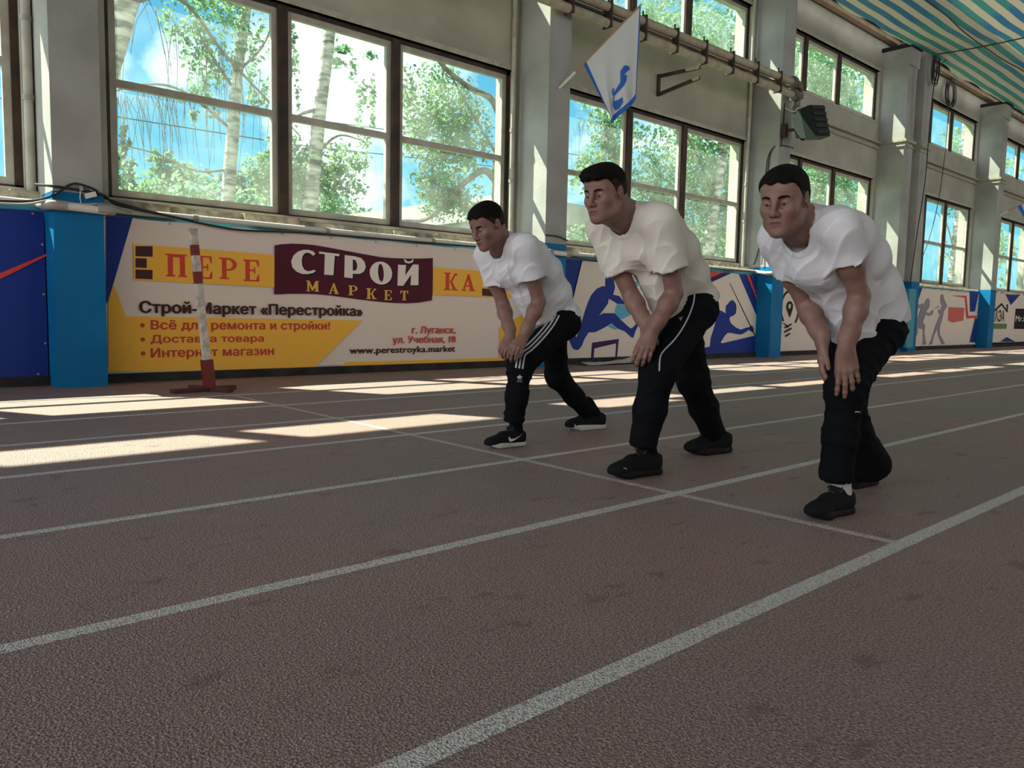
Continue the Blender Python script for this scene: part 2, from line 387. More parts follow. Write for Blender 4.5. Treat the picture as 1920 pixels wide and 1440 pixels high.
BRICK2 = [(2.447, 1.102), (2.606, 1.105), (2.604, 1.012), (2.445, 1.013)]
BRICKR0 = [(6.85, 1.299), (7.2, 1.303), (7.203, 1.2), (6.852, 1.201)]
BRICKR1 = [(6.855, 1.077), (7.206, 1.08), (7.208, 0.975), (6.857, 0.98)]
MAROON = [(3.888, 1.438), (3.96, 1.455), (4.083, 1.471), (4.22, 1.478), (4.359, 1.476), (4.526, 1.463), (4.722, 1.444), (4.975, 1.419), (5.238, 1.396), (5.414, 1.394), (5.622, 1.401), (5.823, 1.414), (6.028, 1.432), (6.021, 0.895), (5.829, 0.863), (5.628, 0.848), (5.418, 0.849), (5.214, 0.859), (4.977, 0.876), (4.773, 0.896), (4.574, 0.914), (4.382, 0.924), (4.218, 0.924), (4.057, 0.918), (3.879, 0.903)]
S_C = [(4.377, 1.376), (4.347, 1.405), (4.289, 1.417), (4.231, 1.413), (4.162, 1.39), (4.105, 1.339), (4.08, 1.275), (4.093, 1.213), (4.138, 1.169), (4.207, 1.144), (4.276, 1.144), (4.347, 1.161), (4.38, 1.186), (4.359, 1.198), (4.317, 1.183), (4.277, 1.177), (4.236, 1.195), (4.213, 1.236), (4.207, 1.288), (4.217, 1.341), (4.242, 1.374), (4.277, 1.387), (4.318, 1.376), (4.347, 1.355)]
S_T = [(4.422, 1.407), (4.685, 1.396), (4.679, 1.37), (4.623, 1.372), (4.605, 1.147), (4.487, 1.149), (4.496, 1.381), (4.424, 1.384)]
S_P = [(4.753, 1.389), (4.885, 1.383), (4.975, 1.367), (5.021, 1.325), (5.038, 1.264), (5.015, 1.213), (4.957, 1.18), (4.861, 1.177), (4.858, 1.124), (4.747, 1.13)]
S_Ph = [(4.86, 1.343), (4.898, 1.337), (4.921, 1.291), (4.918, 1.247), (4.899, 1.218), (4.861, 1.215)]
S_O = [(5.411, 1.212), (5.402, 1.248), (5.383, 1.281), (5.355, 1.308), (5.32, 1.328), (5.28, 1.34), (5.238, 1.342), (5.197, 1.335), (5.16, 1.319), (5.13, 1.296), (5.107, 1.266), (5.094, 1.232), (5.092, 1.197), (5.1, 1.161), (5.118, 1.129), (5.146, 1.102), (5.18, 1.081), (5.22, 1.069), (5.261, 1.066), (5.302, 1.072), (5.34, 1.088), (5.372, 1.111), (5.395, 1.141), (5.409, 1.176)]
S_Oh = [(5.29, 1.21), (5.286, 1.238), (5.28, 1.263), (5.272, 1.285), (5.262, 1.302), (5.252, 1.312), (5.241, 1.315), (5.231, 1.311), (5.222, 1.3), (5.215, 1.282), (5.211, 1.26), (5.209, 1.234), (5.209, 1.206), (5.213, 1.178), (5.219, 1.152), (5.227, 1.13), (5.237, 1.114), (5.248, 1.103), (5.258, 1.1), (5.269, 1.104), (5.277, 1.115), (5.284, 1.133), (5.289, 1.156), (5.291, 1.182)]
S_I = [(5.497, 1.318), (5.616, 1.321), (5.603, 1.19), (5.72, 1.334), (5.806, 1.337), (5.805, 1.081), (5.685, 1.074), (5.693, 1.209), (5.576, 1.064), (5.49, 1.061)]
S_Ib = [(5.58, 1.387), (5.608, 1.392), (5.623, 1.372), (5.658, 1.366), (5.694, 1.376), (5.708, 1.397), (5.726, 1.395), (5.715, 1.36), (5.658, 1.342), (5.602, 1.351)]
MK_M = (4.259, 4.42, 0.952, 1.072)
MK_A = (4.544, 4.673, 0.933, 1.057)
MK_P = (4.8, 4.925, 0.924, 1.04)
MK_K = (5.041, 5.185, 0.887, 1.016)
MK_E = (5.298, 5.407, 0.881, 1.001)
MK_T = (5.531, 5.653, 0.885, 1.003)
PE_P = (2.731, 2.942, 1.048, 1.275)
PE_E = (3.041, 3.196, 1.041, 1.275)
PE_R = (3.274, 3.461, 1.047, 1.269)
PE_E2 = (3.533, 3.707, 1.036, 1.265)
KA_K = (6.205, 6.427, 1.033, 1.261)
KA_A = (6.503, 6.722, 1.034, 1.257)
TXT = {'t1': (2.48, 4.991, 0.683, 0.796), 't2': (2.581, 4.558, 0.52, 0.608), 't3': (2.578, 3.751, 0.387, 0.461), 't4': (2.576, 3.867, 0.24, 0.33), 'c1': (5.719, 6.409, 0.473, 0.561), 'c2': (5.429, 6.411, 0.353, 0.439), 'c3': (4.823, 6.404, 0.233, 0.316)}
HURDLER = [(9.373, 1.346), (9.446, 1.373), (9.56, 1.318), (9.595, 1.197), (9.579, 1.135), (9.553, 1.08), (9.706, 1.06), (9.825, 0.97), (9.847, 0.927), (9.655, 0.935), (9.558, 0.976), (9.454, 1.01), (9.439, 0.936), (9.377, 0.874), (9.237, 0.744), (9.326, 0.782), (9.605, 0.786), (9.783, 0.671), (9.983, 0.559), (10.043, 0.547), (10.158, 0.623), (10.201, 0.585), (10.145, 0.509), (10.091, 0.388), (10.021, 0.408), (9.869, 0.496), (9.674, 0.546), (9.547, 0.626), (9.374, 0.557), (9.158, 0.484), (9.007, 0.479), (8.914, 0.377), (8.865, 0.282), (8.798, 0.218), (8.729, 0.213), (8.66, 0.238), (8.597, 0.333), (8.542, 0.427), (8.483, 0.45), (8.442, 0.415), (8.441, 0.462), (8.514, 0.508), (8.598, 0.502), (8.685, 0.455), (8.739, 0.408), (8.803, 0.532), (8.849, 0.662), (8.913, 0.817), (8.969, 0.937), (9.043, 1.058), (9.164, 1.157), (9.307, 1.205), (9.353, 1.194), (9.357, 1.297)]
HURDLE = [(9.093, 0.322), (9.73, 0.378), (9.698, 0.073), (9.655, 0.074), (9.667, 0.304), (9.151, 0.231), (9.14, 0.079), (9.077, 0.081)]
LB1 = [(9.655, 0.929), (9.828, 0.92), (9.969, 0.836), (10.031, 0.774), (9.801, 0.69), (9.704, 0.707), (9.625, 0.768), (9.603, 0.842)]
LB2 = [(9.557, 0.626), (9.685, 0.521), (9.599, 0.527), (9.447, 0.576)]
LB3 = [(10.061, 1.315), (10.141, 1.306), (10.175, 1.244), (10.127, 1.204), (10.065, 1.24)]
LB4 = [(10.41, 0.844), (10.512, 0.858), (10.487, 0.768), (10.403, 0.792)]
WHITE3 = [(8.824, 1.564), (9.538, 1.565), (10.915, 1.563), (11.71, 1.186), (12.338, 1.408), (12.9, 1.58), (13.136, 1.572), (13.926, 0.698), (13.939, 0.427), (13.918, 0.008), (8.455, -0.003), (8.412, 0.229)]
REDTRI = [(12.168, 1.559), (12.617, 1.581), (12.242, 1.462)]
DARKTRI = [(12.617, 1.575), (12.862, 1.579), (12.338, 1.422), (12.242, 1.455)]
REDST = [(13.405, 1.574), (13.504, 1.579), (13.943, 0.996), (13.941, 0.968)]
JAV = [(12.092, 0.198), (12.29, 0.221), (12.301, 0.375), (12.36, 0.49), (12.437, 0.671), (12.304, 0.631), (12.127, 0.617), (12.016, 0.642), (12.02, 0.73), (12.184, 0.751), (12.337, 0.791), (12.535, 0.871), (12.603, 0.882), (12.758, 0.83), (12.745, 0.907), (12.758, 0.973), (12.825, 1.013), (12.892, 1.067), (12.985, 1.083), (13.086, 1.019), (13.117, 0.941), (13.102, 0.835), (13.033, 0.794), (12.916, 0.766), (12.896, 0.727), (12.949, 0.648), (13.124, 0.57), (13.298, 0.53), (13.419, 0.557), (13.617, 0.585), (13.69, 0.612), (13.746, 0.558), (13.767, 0.462), (13.676, 0.49), (13.572, 0.524), (13.427, 0.463), (13.306, 0.436), (13.159, 0.443), (12.94, 0.47), (12.846, 0.464), (12.756, 0.412), (12.638, 0.295), (12.674, 0.275), (13.81, 0.414), (13.938, 0.428), (13.948, 0.033), (12.059, 0.052)]
SPEAR = [(12.839, 1.391), (12.858, 1.394), (13.828, 0.421), (13.792, 0.413)]
F1 = [(22.247, 1.316), (22.37, 1.382), (22.515, 1.323), (22.517, 1.157), (22.397, 1.072), (22.301, 1.008), (22.465, 0.99), (22.627, 0.992), (22.749, 1.078), (22.81, 1.048), (22.771, 0.953), (22.534, 0.907), (22.285, 0.946), (22.223, 0.842), (22.135, 0.737), (22.309, 0.656), (22.291, 0.448), (22.408, 0.239), (22.478, 0.144), (22.212, 0.137), (22.244, 0.261), (22.194, 0.552), (21.822, 0.582), (21.863, 0.49), (21.78, 0.367), (21.703, 0.368), (21.738, 0.775), (21.967, 1.105), (21.758, 1.111), (21.747, 1.182), (21.948, 1.217), (22.209, 1.233)]
F2 = [(23.261, 1.491), (23.425, 1.528), (23.536, 1.393), (23.771, 1.226), (23.729, 1.139), (23.596, 1.072), (23.496, 0.834), (23.344, 0.575), (23.404, 0.403), (23.663, 0.251), (23.829, 0.14), (23.627, 0.131), (23.294, 0.382), (23.202, 0.575), (23.008, 0.404), (22.9, 0.235), (22.917, 0.139), (22.669, 0.142), (22.813, 0.257), (23.07, 0.681), (23.302, 0.96), (23.149, 1.022), (23.189, 1.107), (23.31, 1.067), (23.397, 1.218), (23.267, 1.3)]
FBLADE = [(22.804, 1.079), (23.146, 1.191), (23.253, 1.162), (23.16, 1.175)]
FRED = [(23.899, 1.175), (25.154, 1.178), (25.134, 0.805), (24.28, 0.743), (23.941, 0.795)]
FLINE = [(24.014, 1.504), (25.242, 1.53), (25.52, 0.957), (26.284, 0.956), (26.229, 0.897), (25.408, 0.876), (25.158, 1.471)]
FNAVY = [(25.502, 1.674), (26.266, 1.676), (26.053, 1.092), (25.659, 1.074)]
FNAVY2 = [(26.13, 0.884), (26.44, 0.864), (26.454, 0.158), (25.812, 0.176)]
FNAVYL = [(21.668, 1.644), (21.953, 1.645), (21.726, 1.303)]
FBANNER = (21.57, 27.163, 0.104, 1.621)
HOUSE = [(27.729, 1.132), (28.455, 1.399), (29.009, 1.192), (28.928, 1.365), (29.085, 1.369), (29.124, 1.106), (29.027, 1.117), (28.471, 1.33), (27.774, 1.096)]
GREEN = (27.707, 29.117, 0.576, 0.743)
TRI6 = [(28.773, 1.685), (30.25, 1.706), (29.384, 1.35)]
TRI6B = [(28.553, 0.163), (29.221, 0.31), (30.156, 0.149)]
BLACK6 = [(29.923, 1.247), (32.421, 1.281), (32.616, 0.569), (29.884, 0.577)]
B6T = [(27.904, 28.828, 0.801, 1.172), (29.981, 32.358, 0.829, 1.016), (30.136, 32.03, 1.355, 1.393), (30.26, 32.406, 0.651, 0.734), (27.878, 29.035, 0.424, 0.476)]
RED1 = [(1.265, 0.958), (1.265, 0.98), (1.697, 1.208), (1.696, 1.188), (1.321, 0.959)]
BULB = [(15.369, 0.68), (15.419, 0.741), (15.452, 0.813), (15.468, 0.893), (15.466, 0.977), (15.445, 1.059), (15.407, 1.136), (15.354, 1.203), (15.289, 1.257), (15.215, 1.295), (15.136, 1.316), (15.057, 1.318), (14.981, 1.302), (14.912, 1.269), (14.853, 1.22), (14.808, 1.157), (14.778, 1.085), (14.765, 1.007), (14.77, 0.926), (14.792, 0.846), (14.831, 0.772), (14.883, 0.707)]
BULBP = [(15.131, 0.778), (14.983, 0.955), (14.974, 1.039), (15.024, 1.097), (15.095, 1.119), (15.171, 1.101), (15.234, 1.045), (15.231, 0.959)]
BULBPh = (15.051, 15.162, 0.967, 1.055)
BULBL = [[(14.942, 0.586), (15.216, 0.664), (15.22, 0.63), (14.946, 0.552)], [(14.94, 0.501), (15.225, 0.578), (15.229, 0.541), (14.943, 0.464)], [(14.987, 0.415), (15.168, 0.472), (15.172, 0.435), (14.991, 0.378)], [(14.9, 0.671), (15.122, 0.587), (15.078, 0.572), (14.879, 0.662)]]
ER = (16.35, 16.676, 0.714, 0.906)
# ------------------------------------------------------------------ advertising banners
BYP = 8.2                                    # banner plane
INK = {k: mat('print ' + k, c, .55, spec=.15) for k, c in dict(
    white=(.80, .70, .63), navy=(.018, .045, .27), yellow=(.95, .52, .07), maroon=(.085, .012, .028), brick=(.075, .03, .035), red=(.66, .075, .045), redtext=(.55, .07, .05),
    brown=(.060, .022, .014), black=(.02, .018, .018), cream=(.86, .80, .73), gold=(.80, .48, .09), lblue=(.12, .45, .68), redstripe=(.75, .07, .06), purple=(.045, .018, .10), green=(.16, .24, .10), margin=(.40, .45, .48), pinkred=(.62, .16, .12), grey=(.30, .27, .33)).items()}
def banner_sheet(name, x0, x1, z0, z1, m, label, group=None, wob=.006, seed=0):
    """a hung vinyl sheet: gridded, with slight waves and hem"""
    e = empty(name, ((x0 + x1) / 2, BYP, z0), label, 'banner', group)
    rn = random.Random(seed); nx = max(8, int((x1 - x0) / .12)); nz = 14
    ph = [rn.uniform(0, 6) for _ in range(4)]
    vs = []; fs = []
    for i in range(nx + 1):
        for j in range(nz + 1):
            x = x0 + (x1 - x0) * i / nx; z = z0 + (z1 - z0) * j / nz
            y = BYP + .012 + wob * (math.sin(x * 2.1 + ph[0] + z) * .5 + math.sin(x * .9 + ph[1] - 2 * z) * .5)
            sc = .012 * abs(math.sin(x * math.pi / .6 + ph[2])) * max(0, (j / nz - .9) / .1)
            vs.append((x, y, z - sc))
    for i in range(nx):
        for j in range(nz):
            a = i * (nz + 1) + j; fs.append((a, a + nz + 1, a + nz + 2, a + 1))
    o = link_mesh('vinyl_sheet', vs, fs, m, None, True); keep(o, e)
    spots = [(x0 + .04 + t * .6, zz) for t in range(int((x1 - x0) / .6) + 1) for zz in (z0 + .02, z1 - .03) if x0 + .04 + t * .6 < x1]
    spots += [(cx, zz) for zz in np.linspace(z0 + .3, z1 - .3, 3) for cx in (x0 + .02, x1 - .02)]
    for cx, zz in spots: keep(MB().tube([(cx, BYP + .004, zz), (cx, BYP - .002, zz)], .011, 8).build('grommet', PVCG), e)
    return e
LAY = [0]
def ink(name, polys, m, e, lay=0, holes=None):
    """flat printed shapes on the sheet; lay = print order"""
    for p in polys: keep(MB().prism(p, BYP + .001 - lay * .0012, .0012).build(name, INK[m]), e)
def rect(b): return [(b[0], b[2]), (b[1], b[2]), (b[1], b[3]), (b[0], b[3])]
def text_mesh(s):
    """outlines of a line of type, filled contour by contour: (points, triangles, bounds)"""
    from mathutils.geometry import delaunay_2d_cdt, interpolate_bezier
    c = bpy.data.curves.new('lettering', 'FONT'); c.body = s; c.size = 1.0; c.space_character = 1.04
    t = bpy.data.objects.new('lettering', c); COL.objects.link(t); dg = bpy.context.evaluated_depsgraph_get()
    cu = t.evaluated_get(dg).to_curve(dg); rings = []
    for sp in cu.splines:
        bp = sp.bezier_points; P = []
        if len(bp):
            for i in range(len(bp)):
                a_, b_ = bp[i], bp[(i + 1) % len(bp)]
                P += [(q.x, q.y) for q in interpolate_bezier(a_.co, a_.handle_right, b_.handle_left, b_.co, 5)[:-1]]
        else: P = [(q.co.x, q.co.y) for q in sp.points]
        Q = [p for i, p in enumerate(P) if abs(p[0] - P[i - 1][0]) + abs(p[1] - P[i - 1][1]) > 1e-6]
        if len(Q) > 2: rings.append(Q)
    bpy.data.objects.remove(t); bpy.data.curves.remove(c)
    V2 = []; E2 = []
    for r in rings:
        o = len(V2); V2 += [Vector(p) for p in r]; E2 += [(o + i, o + (i + 1) % len(r)) for i in range(len(r))]
    vo, eo, fo, _, _, _ = delaunay_2d_cdt(V2, E2, [], 0, 1e-6)
    co = np.array([(v[0], v[1], 0.0) for v in vo]); T_ = np.array([tuple(f) for f in fo if len(f) == 3]); cen = co[T_].mean(1)
    wind = np.zeros(len(T_), dtype=int)               # keep the triangles with a non-zero winding number
    for r in rings:
        R_ = np.array(r)
        for (x0, y0), (x1, y1) in zip(R_, np.roll(R_, -1, axis=0)):
            up = (y0 <= cen[:, 1]) & (y1 > cen[:, 1]); dn = (y0 > cen[:, 1]) & (y1 <= cen[:, 1])
            if not (up.any() or dn.any()): continue
            xs_ = x0 + (cen[:, 1] - y0) / (y1 - y0) * (x1 - x0)
            wind += (up & (xs_ > cen[:, 0])).astype(int) - (dn & (xs_ > cen[:, 0])).astype(int)
    F = []
    for tr in T_[wind != 0]:
        (x0, y0, _), (x1, y1, _), (x2, y2, _) = co[tr]
        F.append(tuple(int(k) for k in (tr if (x1 - x0) * (y2 - y0) - (x2 - x0) * (y1 - y0) > 0 else tr[::-1])))
    return co, F, (co[:, 0].min(), co[:, 0].max(), co[:, 1].min(), co[:, 1].max())
def lettering(name, s, bb, m, e, lay=2, bold=.02, caps=True, has_desc=False):
    """bb = x0,x1,baseline,captop (caps height of the font = .727); one part per word"""
    co, F, (x0, x1, y0, y1) = text_mesh(s)
    out = np.empty_like(co)
    out[:, 0] = bb[0] + (co[:, 0] - x0) / (x1 - x0) * (bb[1] - bb[0])
    if has_desc: out[:, 2] = bb[2] + co[:, 1] / .727 * (bb[3] - bb[2])
    else: out[:, 2] = bb[2] + (co[:, 1] - y0) / (y1 - y0) * (bb[3] - bb[2])
    out[:, 1] = BYP - .0002 - lay * .0012
    bw = bold * 1.3 * (bb[3] - bb[2])
    iv = sorted((min(out[v, 0] for v in f), max(out[v, 0] for v in f), i) for i, f in enumerate(F)); gap = .26 * (bb[3] - bb[2]); words = []; end = -1e9
    for lo, hi, i in iv:
        if lo - end > gap: words.append([])
        words[-1].append(i); end = max(end, hi)
    for w in words:
        ids = sorted({v for i in w for v in F[i]}); mp = {v: k for k, v in enumerate(ids)}; V = []; Q = []
        for q, (dx, dz) in enumerate(((0, 0), (-bw, 0), (bw, 0), (0, bw * .5), (0, -bw * .5)) if bold else ((0, 0),)):      # heavy face: strokes thickened sideways
            o = len(V); V += [(out[v, 0] + dx, out[v, 1] - q * .00006, out[v, 2] + dz) for v in ids]; Q += [tuple(mp[v] + o for v in F[i]) for i in w]
        keep(link_mesh(name, V, Q, INK[m]), e)
    return [(min(out[v, 0] for i in w for v in F[i]), max(out[v, 0] for i in w for v in F[i])) for w in words]
# slab-serif capitals on a unit box, as lists of polygons
SER = .07
def glyph(ch):
    def stem(x0, x1, z0=0, z1=1): return [(x0, z0), (x1, z0), (x1, z1), (x0, z1)]
    st = .20
    def serif(xc, z, w=.34): return [(xc - w / 2, z), (xc + w / 2, z), (xc + w / 2, z + SER), (xc - w / 2, z + SER)]
    def arc(cx, cz, rx, rz, wx, wz, a0=-90, a1=90, n=12):
        o = [(cx + rx * math.cos(math.radians(a0 + (a1 - a0) * i / n)), cz + rz * math.sin(math.radians(a0 + (a1 - a0) * i / n))) for i in range(n + 1)]
        q = [(cx + (rx - wx) * math.cos(math.radians(a0 + (a1 - a0) * i / n)), cz + (rz - wz) * math.sin(math.radians(a0 + (a1 - a0) * i / n))) for i in range(n + 1)]
        return o + q[::-1]
    if ch == 'П': return [stem(.1, .34), stem(.66, .90), stem(0, 1, .93, 1), stem(.2, .8, .86, 1), serif(.22, 0, .42), serif(.78, 0, .42)]
    if ch == 'Е': return [stem(.12, .40), stem(0, .98, .93, 1), stem(0, 1, 0, .07), stem(.3, .72, .47, .55), [(.98, .93), (.98, .70), (.9, .70), (.82, .93)], [(1, .07), (1, .32), (.92, .32), (.80, .07)], stem(.66, .74, .36, .66)]
    if ch == 'Р': return [stem(.14, .40), serif(.27, 0, .54), stem(0, .3, .93, 1), arc(.5, .70, .5, .30, .24, .08), stem(.38, .5, .92, 1), stem(.38, .5, .40, .48)]
    if ch == 'К': return [stem(.14, .40), serif(.26, 0, .5), serif(.26, .93, .5), [(.4, .46), (.52, .56), (.80, .98), (.98, .98), (.98, .84), (.86, .86), (.62, .48), (.52, .42)], [(.46, .54), (.60, .56), (.90, .07), (.66, .07)], stem(.62, 1.04, 0, .07)]
    if ch == 'А': return [[(.08, .05), (.2, .05), (.56, .86), (.46, 1), (.44, .95)], [(.46, 1), (.58, 1), (.95, .05), (.66, .05), (.44, .78)], stem(.28, .7, .26, .34), stem(-.02, .32, 0, .07), stem(.56, 1.04, 0, .07)]
    if ch == 'М': return [stem(.10, .24), stem(.72, .94), [(.06, 1), (.26, 1), (.52, .32), (.52, .05), (.46, .05), (.12, .92)], [(.74, 1), (.94, 1), (.94, .8), (.52, .05), (.48, .05), (.48, .3)], stem(0, .34, 0, .07), stem(.64, 1.02, 0, .07), stem(0, .24, .93, 1), stem(.74, 1.02, .93, 1)]
    if ch == 'Т': return [stem(.37, .63), stem(.02, .98, .92, 1), [(.02, 1), (.02, .66), (.1, .68), (.2, .92)], [(.98, 1), (.98, .66), (.9, .68), (.8, .92)], stem(.22, .78, 0, .07)]
def slab(name, items, m, e, lay=2, shear=0.0):
    g = MB()
    for k, (ch, b) in enumerate(items):
        for q, p in enumerate(glyph(ch)):
            g.prism([(b[0] + x * (b[1] - b[0]), b[2] + z * (b[3] - b[2])) for x, z in p], BYP + .001 - lay * .0012 - .0002 * q, .0012)
    return keep(g.build(name, INK[m]), e)
def offs(p, dx, dz): return [(a + dx, b + dz) for a, b in p]

# 1: blue banner at the left edge
e = banner_sheet('advertising_banner', -3.85, 1.675, .09, 1.585, INK['navy'], 'plain navy banner with a red slanting stripe, left of the first blue pillar', seed=1)
ink('red_stripe', [RED1], 'redstripe', e)
# 2: the building market banner
e = banner_sheet('advertising_banner', 2.14, 7.68, .045, 1.60, INK['white'], 'long white and yellow building market banner with the maroon wavy logo', seed=2)
m = MB(); m.prism([(2.15, .05), (7.67, .05), (7.67, .105), (2.15, .105)], BYP + .001, .001); keep(m.build('bottom_margin', INK['margin']), e)
ink('blue_corner', [BLUE2], 'navy', e)
ink('yellow_field', [YELLOW_LOW, YELLOW_STRIP, YELLOW_STRIP_R, YELLOW_BASE], 'yellow', e)
ink('brick_logo', [BRICK0, BRICK1, BRICK2, BRICKR0, BRICKR1], 'brick', e, 1)
ink('maroon_flag', [MAROON], 'maroon', e, 1)
def ring(outer, inner):
    """outer with a slit to inner: one polygon with a hole"""
    k = min(range(len(outer)), key=lambda i: min((outer[i][0] - q[0]) ** 2 + (outer[i][1] - q[1]) ** 2 for q in inner))
    j = min(range(len(inner)), key=lambda i: (outer[k][0] - inner[i][0]) ** 2 + (outer[k][1] - inner[i][1]) ** 2)
    inn = inner[j:] + inner[:j]
    def area(p): return sum(p[i][0] * p[(i + 1) % len(p)][1] - p[(i + 1) % len(p)][0] * p[i][1] for i in range(len(p)))
    if area(outer) * area(inn) > 0: inn = [inn[0]] + inn[1:][::-1]
    return outer[:k + 1] + inn + [inn[0]] + outer[k:]
def build_letters(name, dx, dz, m, lay):
    g = MB()
    for p in (S_C, S_T, S_I, S_Ib): g.prism(offs(p, dx, dz), BYP + .001 - lay * .0012, .0012)
    from mathutils.geometry import tessellate_polygon
    for o_, h_ in ((S_P, S_Ph), (S_O, S_Oh)):
        o2, h2 = offs(o_, dx, dz), offs(h_, dx, dz)
        tri = tessellate_polygon([[Vector((a, b, 0)) for a, b in o2], [Vector((a, b, 0)) for a, b in h2]])
        pts = o2 + h2; y = BYP - lay * .0012
        fs = []
        for t in tri:
            (x0, z0), (x1, z1), (x2, z2) = [pts[i] for i in t]
            fs.append(tuple(t) if (x1 - x0) * (z2 - z0) - (x2 - x0) * (z1 - z0) > 0 else (t[0], t[2], t[1]))
        g.add([(a, y, b) for a, b in pts], fs)
    return keep(g.build(name, INK[m]), e)
build_letters('letter_shadow', .02, -.016, 'black', 2)
build_letters('logo_lettering', 0, 0, 'cream', 3)
for ch_, bx_ in (('М', MK_M), ('А', MK_A), ('Р', MK_P), ('К', MK_K), ('Е', MK_E), ('Т', MK_T)): slab('logo_letter', [(ch_, bx_)], 'gold', e, 3)
slab('title_lettering', [('П', PE_P), ('Е', PE_E), ('Р', PE_R), ('Е', PE_E2)], 'red', e)
slab('title_lettering', [('К', KA_K), ('А', KA_A)], 'red', e)
lettering('heading_lettering', 'Строй-Маркет «Перестройка»', TXT['t1'], 'brown', e, bold=.05, has_desc=True)
for k, s in (('t2', 'Всё для ремонта и стройки!'), ('t3', 'Доставка товара'), ('t4', 'Интернет магазин')):
    b = TXT[k]; lettering('list_lettering', s, b, 'redtext', e, bold=.045, has_desc=True)
    zc = (b[2] + b[3]) / 2 - .005
    ink('bullet', [[(2.50 + .022 * math.cos(a), zc + .022 * math.sin(a)) for a in np.linspace(0, 6.28, 12, endpoint=False)]], 'redtext', e, 2)
lettering('address_lettering', 'г. Луганск,', TXT['c1'], 'redtext', e, bold=.038, has_desc=True)
wb = lettering('address_lettering', 'ул. Учебная, 18', TXT['c2'], 'redtext', e, bold=.038, has_desc=True)
x1_, zt_ = wb[-1][0] - .003, TXT['c2'][3] - .006
ink('digit_flag', [[(x1_ + .004, zt_), (x1_ - .020, zt_ - .018), (x1_ - .020, zt_ - .034), (x1_ + .004, zt_ - .021)]], 'redtext', e, 2)
lettering('address_lettering', 'www.perestroyka.market', TXT['c3'], 'brown', e, bold=.038, has_desc=True)
# 3: hurdler and javelin thrower
e = banner_sheet('advertising_banner', 8.20, 13.80, .03, 1.58, INK['navy'], 'white and navy athletics banner with hurdler and javelin thrower silhouettes', seed=3)
ink('white_field', [WHITE3], 'white', e)
ink('red_stripe', [REDTRI, REDST], 'redstripe', e, 1)
ink('dark_stripe', [DARKTRI], 'purple', e, 1)
ink('pale_runner', [LB1, LB2, LB3, LB4], 'lblue', e, 1)
ink('hurdler_silhouette', [HURDLER], 'navy', e, 2)
ink('hurdle', [HURDLE], 'purple', e, 1)
ink('thrower_silhouette', [JAV], 'navy', e, 1)
ink('javelin', [SPEAR], 'black', e, 2)
m = MB(); m.box(8.25, 13.75, BYP - .006, BYP + .008, .02, .034); keep(m.build('bottom_rail', PVC), e)
# 4: light bulb sign
e = banner_sheet('advertising_banner', 14.42, 19.42, .06, 1.60, INK['white'], 'white banner with a black light bulb and map pin outline', seed=4)
def stroke(pts, w):
    L = []; R_ = []
    for i, (x, z) in enumerate(pts):
        a = pts[max(i - 1, 0)]; b = pts[min(i + 1, len(pts) - 1)]; d = math.hypot(b[0] - a[0], b[1] - a[1]) or 1
        nx, nz = -(b[1] - a[1]) / d * w / 2, (b[0] - a[0]) / d * w / 2
        L.append((x + nx, z + nz)); R_.append((x - nx, z - nz))
    return L + R_[::-1]
ink('bulb_outline', [stroke(BULB, .05)] + BULBL, 'black', e)
ink('map_pin', [ring(BULBP, rect(BULBPh))], 'black', e)
lettering('lettering', 'er', ER, 'black', e, bold=.03)
# 5: fencers
e = banner_sheet('advertising_banner', 21.45, 26.95, .10, 1.64, INK['white'], 'white banner with two purple fencers and faded red lettering', seed=5)
ink('navy_field', [FNAVY, FNAVY2, FNAVYL], 'navy', e)
ink('red_line', [FLINE], 'redstripe', e, 1)
ink('fencer_silhouette', [F1], 'grey', e, 1); ink('fencer_silhouette', [F2], 'grey', e, 1)
ink('foil_blade', [FBLADE], 'black', e, 1)
ink('red_block', [FRED], 'pinkred', e)
# 6: house logo and phone shop
e = banner_sheet('advertising_banner', 27.3, 32.35, .14, 1.70, INK['white'], 'pale banner with a house outline logo at the far right', seed=6)
ink('house_logo', [HOUSE], 'black', e); ink('green_strip', [rect(GREEN)], 'green', e); ink('navy_triangle', [TRI6, TRI6B], 'navy', e); ink('dark_panel', [BLACK6], 'black', e)
lettering('lettering', 'ΛЭА', B6T[0], 'black', e, bold=0); lettering('lettering', 'Mr.Phone', B6T[1], 'cream', e)
# ------------------------------------------------------------------ pipes, cables and fittings on the wall
def run(name, pts, r, m, label, cat, group=None, n=8, curve=True, steps=6):
    g = MB(); P = catmull(pts, steps) if curve else pts
    g.tube(P, r, n); o = g.build(name, m, None, True)
    return tag(o, label, cat, group)
def conduit(x0, x1, z0, label):
    e = empty('conduit_pipe', ((x0 + x1) / 2, 8.24, z0), label, 'pipe')
    keep(MB().tube([(x0, 8.24, z0), (x1, 8.24, z0)], .03, 12).build('tube', PVC, None, True), e)
    x = x0 + .9
    while x < x1 - .3:
        keep(MB().tube([(x, 8.24, z0), (x + .05, 8.24, z0)], .036, 12).build('clip', PVCG, None, True), e); x += 1.5
conduit(2.12, 7.70, 1.655, 'long white plastic pipe above the building market banner')
conduit(8.2, 13.8, 1.655, 'white plastic pipe above the athletics banner')
conduit(14.3, 19.4, 1.655, 'white plastic pipe above the light bulb banner')
conduit(-3.85, 1.66, 1.655, 'white plastic pipe above the navy banner')
conduit(21.0, 26.3, 1.70, 'white plastic pipe above the fencers banner')
